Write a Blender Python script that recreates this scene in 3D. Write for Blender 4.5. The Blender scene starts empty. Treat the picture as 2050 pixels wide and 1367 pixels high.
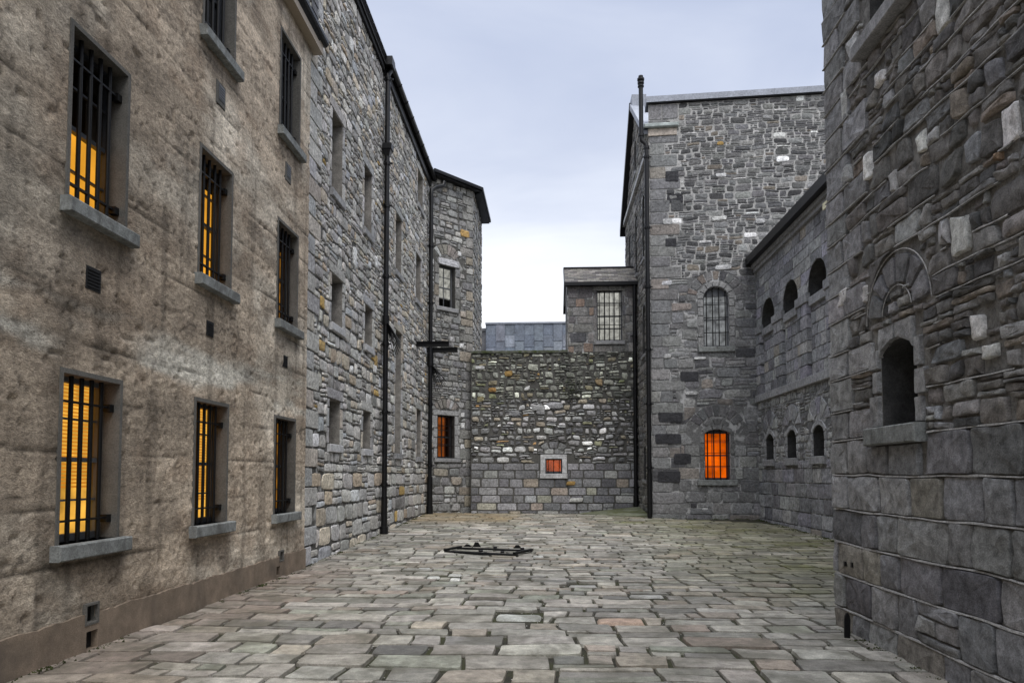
import bpy, math, random
import numpy as np
from mathutils import Vector
from mathutils.geometry import tessellate_polygon
rad = math.radians
scene = bpy.context.scene
COL = scene.collection
random.seed(7)
RNG = np.random.default_rng(11)

# ------------------------------------------------------------------ noise
def _lat(seed):
    r = np.random.default_rng(seed)
    return r.random((256, 256))
_L = {}
def vn(x, y, seed=0):
    if seed not in _L: _L[seed] = _lat(seed + 100)
    L = _L[seed]
    xi = np.floor(x).astype(int); yi = np.floor(y).astype(int)
    fx = x - xi; fy = y - yi
    fx = fx*fx*(3-2*fx); fy = fy*fy*(3-2*fy)
    a = L[xi % 256, yi % 256]; b = L[(xi+1) % 256, yi % 256]
    c = L[xi % 256, (yi+1) % 256]; d = L[(xi+1) % 256, (yi+1) % 256]
    return (a*(1-fx)+b*fx)*(1-fy)+(c*(1-fx)+d*fx)*fy
def fbm(x, y, seed=0, o=4, g=.5):
    s = 0; amp = 1; t = 0
    for k in range(o):
        s = s+amp*vn(x*2**k+17.3*k, y*2**k+9.1*k, seed+k); t += amp; amp *= g
    return s/t
def sstep(a, b, x):
    t = np.clip((x-a)/(b-a), 0, 1); return t*t*(3-2*t)

# ------------------------------------------------------------------ materials
def mat(name):
    m = bpy.data.materials.new(name); m.use_nodes = True
    nt = m.node_tree; nt.nodes.clear()
    out = nt.nodes.new('ShaderNodeOutputMaterial')
    return m, nt, out
def N(nt, t, **k):
    n = nt.nodes.new(t)
    for a, b in k.items():
        if a.startswith('i_'): n.inputs[a[2:].replace('_', ' ')].default_value = b
        else: setattr(n, a, b)
    return n
def noise(nt, co, scale, detail=6, rough=.6, dist=0):
    n = N(nt, 'ShaderNodeTexNoise'); n.inputs['Scale'].default_value = scale
    n.inputs['Detail'].default_value = detail; n.inputs['Roughness'].default_value = rough
    n.inputs['Distortion'].default_value = dist
    nt.links.new(co, n.inputs['Vector']); return n.outputs['Fac']
def mapr(nt, x, a, b, c, d):
    n = N(nt, 'ShaderNodeMapRange'); n.inputs[1].default_value = a; n.inputs[2].default_value = b
    n.inputs[3].default_value = c; n.inputs[4].default_value = d
    nt.links.new(x, n.inputs[0]); return n.outputs[0]
def mth(nt, op, a, b):
    n = N(nt, 'ShaderNodeMath', operation=op)
    for i, v in enumerate((a, b)):
        if isinstance(v, (int, float)): n.inputs[i].default_value = v
        else: nt.links.new(v, n.inputs[i])
    return n.outputs[0]
def mixc(nt, f, a, b, typ='MIX'):
    n = N(nt, 'ShaderNodeMix', data_type='RGBA', blend_type=typ)
    for i, v in ((0, f), (6, a), (7, b)):
        if isinstance(v, (int, float)): n.inputs[i].default_value = v
        elif isinstance(v, tuple): n.inputs[i].default_value = (*v, 1)[:4]
        else: nt.links.new(v, n.inputs[i])
    return n.outputs[2]

def rock(name, color=None, attr=False, lo=.6, hi=1.35, sc=9, bump=.02, rough=.9, fine=60, stain=None, spec=.25, bs=.7, fc=.34, aniso=None):
    """rough mineral surface: colour from the stone attribute or constant, mottled, grainy bump"""
    m, nt, out = mat(name)
    tc = N(nt, 'ShaderNodeTexCoord').outputs['Object']
    if attr:
        a = N(nt, 'ShaderNodeAttribute'); a.attribute_name = 'Col'; c = a.outputs['Color']
    else:
        c = color
    if aniso:
        mp_ = N(nt, 'ShaderNodeMapping'); mp_.inputs['Scale'].default_value = aniso; nt.links.new(tc, mp_.inputs[0]); tc = mp_.outputs[0]
    n1 = noise(nt, tc, sc, 8, .65); n2 = noise(nt, tc, fine, 4, .7)
    n3 = noise(nt, tc, sc*.12, 4, .6)
    f = mth(nt, 'MULTIPLY', mapr(nt, n1, .3, .7, lo, hi), mapr(nt, n2, .3, .7, 1-fc, 1+fc))
    f = mth(nt, 'MULTIPLY', f, mapr(nt, n3, .35, .65, .85, 1.15))
    cc = N(nt, 'ShaderNodeCombineColor')
    for i in range(3): nt.links.new(f, cc.inputs[i])
    col = mixc(nt, 1.0, c, cc.outputs[0], 'MULTIPLY')
    if stain:
        k = noise(nt, tc, stain[1], 5, .6, .6)
        col = mixc(nt, mapr(nt, k, stain[2], stain[3], 0, stain[4]), col, stain[0])
    b = N(nt, 'ShaderNodeBsdfPrincipled'); b.inputs['Roughness'].default_value = rough
    b.inputs['Specular IOR Level'].default_value = spec
    nt.links.new(col, b.inputs['Base Color'])
    h = mth(nt, 'ADD', mth(nt, 'MULTIPLY', n1, 1.0), mth(nt, 'MULTIPLY', n2, .5))
    bp = N(nt, 'ShaderNodeBump'); bp.inputs['Strength'].default_value = bs; bp.inputs['Distance'].default_value = bump
    nt.links.new(h, bp.inputs['Height']); nt.links.new(bp.outputs[0], b.inputs['Normal'])
    nt.links.new(b.outputs[0], out.inputs[0]); return m
def plain(name, color, rough=.5, metal=0, var=.15, sc=20, bump=.002, spec=.5):
    m, nt, out = mat(name)
    tc = N(nt, 'ShaderNodeTexCoord').outputs['Object']
    n1 = noise(nt, tc, sc, 5, .6)
    lo = tuple(c*(1-var) for c in color); hi = tuple(min(1, c*(1+var)) for c in color)
    b = N(nt, 'ShaderNodeBsdfPrincipled')
    nt.links.new(mixc(nt, n1, lo, hi), b.inputs['Base Color'])
    b.inputs['Roughness'].default_value = rough; b.inputs['Metallic'].default_value = metal
    b.inputs['Specular IOR Level'].default_value = spec
    bp = N(nt, 'ShaderNodeBump'); bp.inputs['Strength'].default_value = .5; bp.inputs['Distance'].default_value = bump
    nt.links.new(n1, bp.inputs['Height']); nt.links.new(bp.outputs[0], b.inputs['Normal'])
    nt.links.new(b.outputs[0], out.inputs[0]); return m
def lit(name, color, strength, var=.35, sc=2.5):
    m, nt, out = mat(name)
    tc = N(nt, 'ShaderNodeTexCoord').outputs['Object']
    n1 = noise(nt, tc, sc, 3, .5)
    e = N(nt, 'ShaderNodeEmission'); e.inputs[0].default_value = (*color, 1)
    nt.links.new(mapr(nt, n1, .3, .7, strength*(1-var), strength*(1+var)), e.inputs[1])
    nt.links.new(e.outputs[0], out.inputs[0]); return m
def glass(name):
    m, nt, out = mat(name)
    t = N(nt, 'ShaderNodeBsdfTransparent'); t.inputs[0].default_value = (.9, .92, .92, 1)
    g = N(nt, 'ShaderNodeBsdfGlossy'); g.inputs['Roughness'].default_value = .03
    fr = N(nt, 'ShaderNodeFresnel'); fr.inputs[0].default_value = 1.5
    mx = N(nt, 'ShaderNodeMixShader'); nt.links.new(fr.outputs[0], mx.inputs[0])
    nt.links.new(t.outputs[0], mx.inputs[1]); nt.links.new(g.outputs[0], mx.inputs[2])
    nt.links.new(mx.outputs[0], out.inputs[0]); return m

M = dict(
    stone=rock('stone', attr=True, lo=.52, hi=1.46, sc=14, bump=.028),
    stone_near=rock('stone_near', attr=True, lo=.5, hi=1.5, sc=11, bump=.022, fine=75),
    pave=rock('paving_stone', attr=True, lo=.58, hi=1.38, sc=9, bump=.022, rough=.55, fine=85, spec=.5, stain=((.085, .08, .055), 1.9, .46, .64, .65)),
    mortar_dark=rock('mortar_dark', (.10, .097, .09), sc=20, bump=.012),
    mortar_left=rock('mortar_left', (.10, .097, .09), sc=20, bump=.012, stain=((.42, .42, .41), 4, .5, .62, .8)),
    mortar_near=rock('mortar_near', (.15, .145, .135), sc=20, bump=.02, stain=((.30, .295, .28), 5, .5, .62, .7)),
    mortar_pale=rock('mortar_pale', (.40, .395, .385), sc=20, bump=.010, stain=((.09, .09, .09), 1.6, .52, .66, .8)),
    mortar_mid=rock('mortar_mid', (.15, .15, .15), sc=20, bump=.012, stain=((.50, .50, .50), 3, .50, .60, .8)),
    pointing=rock('ribbon_pointing', (.36, .355, .345), sc=24, bump=.006),
    soil=rock('soil', (.038, .035, .027), sc=30, bump=.02, stain=((.045, .048, .022), 2.5, .45, .6, .9)),
    render=rock('lime_render', attr=True, lo=.60, hi=1.40, sc=18, bump=.022, fine=60, rough=.95, bs=.9, fc=.34, aniso=(1, .85, 1.25)),
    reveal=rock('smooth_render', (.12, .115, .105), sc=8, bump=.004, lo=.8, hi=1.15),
    sill=rock('sill_stone', (.21, .22, .215), sc=10, bump=.006, stain=((.09, .09, .085), 5, .5, .65, .7)),
    sill_light=rock('sill_limestone', (.46, .46, .465), sc=10, bump=.006),
    dressed=rock('dressed_stone', (.30, .30, .305), sc=9, bump=.008),
    reveal_stone=rock('reveal_stone', (.24, .225, .205), sc=7, bump=.012),
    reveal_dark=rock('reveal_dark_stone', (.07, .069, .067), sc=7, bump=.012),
    plinth=rock('plinth_render', (.235, .185, .14), sc=5, bump=.006, lo=.7, hi=1.2, fine=110, stain=((.10, .085, .07), 1.2, .5, .68, .7)),
    iron=plain('black_iron', (.005, .005, .0055), .5, 0, .3, 30, spec=.25),
    pipe=plain('black_cast_iron', (.005, .005, .006), .42, 0, .4, 14, spec=.35),
    timber=plain('dark_sash_paint', (.035, .04, .048), .45),
    timber_grey=plain('grey_sash_paint', (.11, .115, .125), .5),
    timber_white=plain('cream_sash_paint', (.34, .34, .33), .5),
    fascia=plain('beige_fascia', (.36, .30, .23), .6),
    slate=rock('slate', attr=True, lo=.7, hi=1.3, sc=8, bump=.004, rough=.6, spec=.4),
    slate_base=rock('slate_bed', (.02, .02, .022), sc=8),
    lead=rock('lead_flashing', (.27, .29, .34), sc=3, bump=.003, rough=.55, lo=.8, hi=1.15, fine=20, spec=.5),
    copper=rock('green_lead', (.36, .40, .39), sc=6, bump=.004, rough=.6),
    zinc=rock('zinc', attr=True, sc=1.6, bump=.004, lo=.7, hi=1.25, fine=9, rough=.5, spec=.5),
    dark=plain('dark_room', (.008, .008, .009), .9),
    black=plain('vent_black', (.006, .006, .007), .8),
    amber=lit('lamp_lit_amber', (1.0, .43, .035), .62, .25),
    amber_dim=lit('lamp_lit_dim_amber', (1.0, .40, .04), .16, .7, 5),
    yellow=lit('lamp_lit_yellow', (1.0, .50, .07), .58, .45, 4),
    orange=lit('lamp_lit_orange', (1.0, .14, .001), .46, .6, 1.9),
    rust=lit('lamp_lit_rust', (1.0, .24, .04), .14, .5, 3),
    flame=lit('lamp_lit_flame', (1.0, .15, .012), .20, .6, 3),
    blind=lit('glowing_blind_slat', (1.0, .36, .03), .42, .2),
    curtain_dim=lit('glow_painted_grey_curtain', (.95, .97, 1.0), .13, .6, 5),  # dimmer curtain, its brightness likewise painted in as emission
    curtain=lit('glow_painted_cream_curtain', (1.0, .97, .88), .24, .45, 7),  # cloth emits: sky reflection and room light painted into the curtain
    glass=glass('window_glass'),
    darkglass=plain('dark_glass', (.01, .011, .013), .06, 0, .1, 3, .0003),
    moss=rock('moss', (.05, .062, .018), sc=18, bump=.02),
    flag=rock('flagstone', (.17, .18, .13), sc=4, bump=.006, stain=((.085, .095, .035), 1.4, .42, .58, .85)),
    pebble=rock('pebbles', (.42, .41, .38), sc=30, bump=.001),
    paleshell=plain('pale_shell', (.8, .74, .5), .5),
)

# ------------------------------------------------------------------ mesh accumulator
class Acc:
    def __init__(s): s.v = []; s.c = []; s.n = 0; s.f = []; s.m = []; s.s = []
    def add(s, verts, faces, mi=0, col=(.2, .2, .2), smooth=False):
        verts = np.asarray(verts, float).reshape(-1, 3)
        col = np.asarray(col, float)
        if col.ndim == 1: col = np.tile(col, (len(verts), 1))
        s.v.append(verts); s.c.append(col)
        F = faces if isinstance(faces, list) else [faces]
        for f in F:
            f = np.asarray(f, int)
            if f.size == 0: continue
            if f.ndim == 1: f = f[None]
            s.f.append(f+s.n); s.m.append(np.full(len(f), mi)); s.s.append(np.full(len(f), smooth))
        s.n += len(verts)
    def box(s, fr, u0, u1, z0, z1, h0, h1, mi=0, col=(.2, .2, .2)):
        P = [(u, z, h) for u in (u0, u1) for z in (z0, z1) for h in (h0, h1)]
        V = fr.P(np.array(P))
        s.add(V, np.array([[0, 1, 3, 2], [4, 6, 7, 5], [0, 4, 5, 1], [2, 3, 7, 6], [0, 2, 6, 4], [1, 5, 7, 3]]), mi, col)
    def bbox(s, fr, u0, u1, z0, z1, h0, h1, mi=0, col=(.2, .2, .2), b=.012):
        """box with chamfered front (h1) edges"""
        a = [(u0, z0), (u1, z0), (u1, z1), (u0, z1)]
        i = [(u0+b, z0+b), (u1-b, z0+b), (u1-b, z1-b), (u0+b, z1-b)]
        P = [(*p, h0) for p in a]+[(*p, h1-b) for p in a]+[(*p, h1) for p in i]
        F = [[0, 1, 2, 3], [8, 9, 10, 11]]
        for k in range(4):
            j = (k+1) % 4
            F += [[k, j, j+4, k+4], [k+4, j+4, j+8, k+8]]
        s.add(fr.P(np.array(P)), np.array(F), mi, col)
    def tube(s, pts, r, n=10, mi=0, caps=True, smooth=True):
        pts = [Vector(p) for p in pts]; R = r if isinstance(r, (list, tuple)) else [r]*len(pts)
        V = []; prev = None
        for i, p in enumerate(pts):
            t = (pts[min(i+1, len(pts)-1)]-pts[max(i-1, 0)]).normalized()
            if prev is None:
                a = Vector((0, 0, 1)) if abs(t.z) < .9 else Vector((1, 0, 0))
                x = t.cross(a).normalized()
            else: x = (prev-t*prev.dot(t)).normalized()
            prev = x; y = t.cross(x)
            for k in range(n):
                A = 2*math.pi*k/n; V.append(p+(x*math.cos(A)+y*math.sin(A))*R[i])
        F = []
        for i in range(len(pts)-1):
            for k in range(n):
                j = (k+1) % n; F.append([i*n+k, i*n+j, (i+1)*n+j, (i+1)*n+k])
        s.add(np.array([tuple(v) for v in V]), np.array(F), mi, smooth=smooth)
        if caps:
            base = [tuple(v) for v in V]
            s.add(np.array(base[:n]), np.arange(n), mi); s.add(np.array(base[-n:]), np.arange(n), mi)
    def poly(s, fr, outline, holes=(), mi=0, h=0., col=(.2, .2, .2)):
        loops = [[Vector((p[0], p[1], 0)) for p in outline]]+[[Vector((p[0], p[1], 0)) for p in q] for q in holes]
        flat = [v for l in loops for v in l]
        tri = tessellate_polygon(loops)
        s.add(fr.P(np.array([(v.x, v.y, h) for v in flat])), np.array(tri), mi, col)
    def strip(s, fr, loop, h0, h1, mi=0, closed=True, col=(.2, .2, .2), k1=None):
        n = len(loop); l2 = k1 if k1 is not None else loop
        V = [(p[0], p[1], h0) for p in loop]+[(p[0], p[1], h1) for p in l2]
        F = [[i, (i+1) % n, n+(i+1) % n, n+i] for i in range(n if closed else n-1)]
        s.add(fr.P(np.array(V)), np.array(F), mi, col)
    def build(s, name, mats, parent=None, **tags):
        me = bpy.data.meshes.new(name)
        V = np.concatenate(s.v); C = np.concatenate(s.c)
        me.vertices.add(len(V)); me.vertices.foreach_set('co', V.astype(np.float32).ravel())
        lt = np.concatenate([np.full(len(f), f.shape[1]) for f in s.f])
        li = np.concatenate([f.ravel() for f in s.f])
        ls = np.concatenate([[0], np.cumsum(lt)[:-1]])
        me.loops.add(len(li)); me.loops.foreach_set('vertex_index', li.astype(np.int32))
        me.polygons.add(len(lt)); me.polygons.foreach_set('loop_start', ls.astype(np.int32))
        me.polygons.foreach_set('loop_total', lt.astype(np.int32))
        me.polygons.foreach_set('material_index', np.concatenate(s.m).astype(np.int32))
        me.polygons.foreach_set('use_smooth', np.concatenate(s.s).astype(bool))
        a = me.attributes.new('Col', 'FLOAT_COLOR', 'POINT')
        a.data.foreach_set('color', np.concatenate([C, np.ones((len(C), 1))], 1).astype(np.float32).ravel())
        me.update(calc_edges=True); me.validate()
        for m in (mats if isinstance(mats, (list, tuple)) else [mats]): me.materials.append(m)
        o = bpy.data.objects.new(name, me); COL.objects.link(o)
        if parent: o.parent = parent
        for k, v in tags.items(): o[k] = v
        return o

class Fr:
    """wall frame: u along the wall, z up, h outward"""
    def __init__(s, o, u, n, up=(0, 0, 1), hf=None):
        s.o = np.array(o, float); s.u = np.array(u, float); s.u /= np.linalg.norm(s.u)
        s.n = np.array(n, float); s.n /= np.linalg.norm(s.n); s.up = np.array(up, float); s.up /= np.linalg.norm(s.up); s.hf = hf
    def P(s, a):
        a = np.asarray(a, float)
        r = s.o+a[..., 0:1]*s.u+a[..., 1:2]*s.up+a[..., 2:3]*s.n
        if s.hf is not None: r[..., 2] += s.hf(r[..., 0], r[..., 1])
        return r
    def p(s, u, z, h): return tuple(s.P(np.array([u, z, h])))

def thing(name, label, cat, loc=(0, 0, 0), group=None):
    o = bpy.data.objects.new(name, None); COL.objects.link(o); o.empty_display_size = .3
    o['label'] = label; o['category'] = cat
    if group: o['group'] = group
    return o

# ------------------------------------------------------------------ masonry
def pick(pal, n, jit=.12, rng=RNG):
    jit = jit*1.45
    w = np.array([p[1] for p in pal], float); w /= w.sum()
    i = rng.choice(len(pal), n, p=w); c = np.array([p[0] for p in pal])[i]
    return c*(1+jit*(rng.random((n, 1))*2-1))*(1+.018*(rng.random((n, 3))*2-1))

def cells(u0, u1, z0, z1, ch, bw, pl=0., pv=0., rng=RNG, beds=None, k3=.4):
    out = []; z = z0
    while z < z1-1e-3:
        h = rng.uniform(*ch)
        if z1-(z+h) < .6*ch[0]: h = z1-z
        if beds is not None: beds.append(z)
        u = u0-rng.uniform(0, bw[0])
        while u < u1:
            w = rng.uniform(*bw); a = max(u, u0); b = min(u+w, u1); u += w
            if b-a < .04: continue
            if rng.random() < pl:
                k = 3 if rng.random() < k3 else 2
                fr = np.sort(rng.uniform(.2, .8, k-1)) if k == 2 else np.array([rng.uniform(.22, .4), rng.uniform(.6, .78)])
                e = [0, *fr, 1]
                for i in range(k):
                    za = z+h*e[i]; zb = z+h*e[i+1]
                    if rng.random() < pv and b-a > .16:
                        m = a+(b-a)*rng.uniform(.3, .7)
                        out += [(a, m, za, zb), (m, b, za, zb)]
                    else: out.append((a, b, za, zb))
            else: out.append((a, b, z, z+h))
        z += h
    o = np.array(out)
    return np.stack([np.stack([o[:, 0], o[:, 2]], 1), np.stack([o[:, 1], o[:, 2]], 1),
                     np.stack([o[:, 1], o[:, 3]], 1), np.stack([o[:, 0], o[:, 3]], 1)], 1)

def rq(u0, u1, z0, z1): return [(u0, z0), (u1, z0), (u1, z1), (u0, z1)]

def stones(acc, fr, Q, col, K=12, e=6., joint=.014, H=.02, Hv=.012, bulge=.01, irr=.04, cj=.1, warp=(0, 1), holes=(), mi=1,
           rough=.0, smooth=False, seed=0, rng=RNG, bev=.010, back=-.012, clip=None, polar=None):
    Q = np.asarray(Q, float); n = len(Q)
    if n == 0: return
    w = np.linalg.norm(Q[:, 1]-Q[:, 0]+Q[:, 2]-Q[:, 3], axis=1)/2
    h = np.linalg.norm(Q[:, 3]-Q[:, 0]+Q[:, 2]-Q[:, 1], axis=1)/2
    j = joint*rng.uniform(.5, 1.5, (n, 2))
    # corners: jitter inward
    mn = np.minimum(w, h)[:, None]
    c0 = Q.mean(1, keepdims=True)
    Qj = Q+(c0-Q)*(rng.random((n, 4, 1))**2*cj*1.6)*(mn[:, :, None]/np.maximum(np.maximum(w, h)[:, None, None], 1e-4))
    A = 2*np.pi*(np.arange(K)+.5*(K % 4 != 0))/K
    S = np.sign(np.cos(A))*np.abs(np.cos(A))**(2/e); T = np.sign(np.sin(A))*np.abs(np.sin(A))**(2/e)
    S = S[None]*np.clip(1-j[:, :1]/np.maximum(w[:, None], 1e-3), .2, 1); T = T[None]*np.clip(1-j[:, 1:]/np.maximum(h[:, None], 1e-3), .2, 1)
    a = ((1-S)*(1-T)/4)[..., None]; b = ((1+S)*(1-T)/4)[..., None]; c = ((1+S)*(1+T)/4)[..., None]; d = ((1-S)*(1+T)/4)[..., None]
    O = a*Qj[:, 0:1]+b*Qj[:, 1:2]+c*Qj[:, 2:3]+d*Qj[:, 3:4]
    cen = O.mean(1, keepdims=True)
    O = cen+(O-cen)*(1-irr*rng.random((n, K, 1))*(mn[:, :, None]/np.maximum(w, h)[:, None, None]*1.2+.1))
    if warp[0]:
        x, y = O[..., 0].copy(), O[..., 1].copy()
        O[..., 0] += warp[0]*(fbm(x*warp[1], y*warp[1], 20+seed, 3)-.5)*2
        O[..., 1] += warp[0]*(fbm(x*warp[1]+50, y*warp[1], 30+seed, 3)-.5)*2
    if polar is not None:
        th = O[..., 0].copy(); rr_ = O[..., 1].copy()
        O[..., 0] = polar[0]+rr_*np.sin(th/polar[2]); O[..., 1] = polar[1]+rr_*np.cos(th/polar[2])
    a0 = w*h; keep = np.ones(n, bool)
    for hl in holes:
        if hl[0] == 'r':
            _, u0, u1, z0, z1 = hl
            ins = (O[..., 0] > u0) & (O[..., 0] < u1) & (O[..., 1] > z0) & (O[..., 1] < z1)
            t = ins.any(1)
            cc = O.mean(1); t |= (cc[:, 0] > u0) & (cc[:, 0] < u1) & (cc[:, 1] > z0) & (cc[:, 1] < z1)
            idx = np.where(t & keep)[0]
            if len(idx) == 0: continue
            P = O[idx]; I = ins[idx]
            ext = np.stack([u0-P[..., 0].min(1), P[..., 0].max(1)-u1, z0-P[..., 1].min(1), P[..., 1].max(1)-z1], 1)
            s_ = ext.argmax(1); keep[idx[ext.max(1) < .035]] = False
            m = .006
            for k, (ax, val) in enumerate(((0, u0-m), (0, u1+m), (1, z0-m), (1, z1+m))):
                q = s_ == k
                if k % 2 == 0: P[q, :, ax] = np.where(P[q][..., ax] > val, np.minimum(P[q][..., ax], val), P[q][..., ax])
                else: P[q, :, ax] = np.maximum(P[q][..., ax], val)
            O[idx] = P
        else:
            _, cu, cz, r = hl
            dx = O[..., 0]-cu; dz = O[..., 1]-cz; D = np.hypot(dx, dz); ins = (D < r) & (dz > -.01)
            fr_ = ins.mean(1); cc = O.mean(1); keep &= ~((fr_ > .75) | ((fr_ > .25) & (np.hypot(cc[:, 0]-cu, cc[:, 1]-cz) < r*.92)))
            k = np.where(ins, (r+.006)/np.maximum(D, 1e-4), 1)
            O[..., 0] = cu+dx*k; O[..., 1] = cz+dz*k
    if clip is not None: keep &= clip(O[..., 0].mean(1), O[..., 1].mean(1))
    x, y = O[..., 0], O[..., 1]
    ar = .5*np.abs((x*np.roll(y, -1, 1)-np.roll(x, -1, 1)*y).sum(1)); keep &= ar > np.minimum(.15*a0, .02)
    O = O[keep]; n2 = len(O)
    if n2 == 0: return
    col = np.asarray(col, float); col = np.tile(col, (n, 1)) if col.ndim == 1 else col
    col = col[keep]; mn = mn[keep]
    cen = O.mean(1, keepdims=True)
    hb = H+Hv*(rng.random((n2, 1))*2-1)
    tilt = (rng.random((n2, 2))-.5)*rough*.6
    rings = []
    R = np.linalg.norm(O-cen, axis=2)
    for kk, (ins, hh) in enumerate(((0, None), (bev, 0.), (bev*2.4, .25), (.45, .65), (1., 1.))):
        if kk == 0: P = O; z = np.full(O.shape[:2], back)
        elif kk == 4:
            P = cen; z = hb+bulge*(.6+.8*rng.random((n2, 1)))
        else:
            if kk <= 2: f = np.clip(1-ins/np.maximum(R, 1e-3), .35, 1)
            else: f = np.full(R.shape, .55)+.15*(rng.random(R.shape)-.5)
            P = cen+(O-cen)*f[..., None]; z = hb+bulge*hh*np.ones_like(R)
        if kk:
            z = z+rough*(fbm(P[..., 0]*9, P[..., 1]*9, 40+seed, 3)-.5)*1.6+(P[..., 0]-cen[..., 0])*tilt[:, :1]*4+(P[..., 1]-cen[..., 1])*tilt[:, 1:]*4
        rings.append(np.concatenate([P, z[..., None]], 2))
    V = np.concatenate(rings, 1); nv = V.shape[1]
    base = (np.arange(n2)*nv)[:, None, None]
    k = np.arange(K); k2 = (k+1) % K
    q = np.concatenate([np.stack([k+i*K, k2+i*K, k2+(i+1)*K, k+(i+1)*K], 1) for i in range(3)])
    t = np.stack([k+3*K, k2+3*K, np.full(K, 4*K)], 1)
    acc.add(fr.P(V.reshape(-1, 3)), [(base+q[None]).reshape(-1, 4), (base+t[None]).reshape(-1, 3)], mi, np.repeat(col, nv, 0), smooth)

def archpts(u0, u1, z0, zs, rise, n=14):
    """closed opening outline; zs = springing height, rise = arch rise (0 = flat)"""
    if rise <= 0: return [(u0, z0), (u1, z0), (u1, zs), (u0, zs)]
    w = (u1-u0)/2; R = (w*w+rise*rise)/(2*rise); cz = zs+rise-R; cu = (u0+u1)/2
    a = math.asin(min(1, w/R)) if rise <= w else math.pi/2
    pts = [(u0, z0), (u1, z0)]
    for i in range(n+1):
        t = a-2*a*i/n; pts.append((cu+R*math.sin(t), cz+R*math.cos(t)))
    return pts
def ringq(cu, cz, r0, r1, a0, a1, n, jit=0.):
    """voussoirs as (polar frame, quads); angles in degrees from vertical, + to the right"""
    e = np.linspace(a0, a1, n+1); e[1:-1] += (RNG.random(n-1)-.5)*jit*(a1-a0)/n
    rm = (r0+r1)/2
    return ((cu, cz, rm), [rq(rad(e[i])*rm, rad(e[i+1])*rm, r0, r1) for i in range(n)])
def vstones(acc, fr, V, col, **k):
    stones(acc, fr, V[1], col, polar=V[0], **{**dict(K=24), **k})

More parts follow.
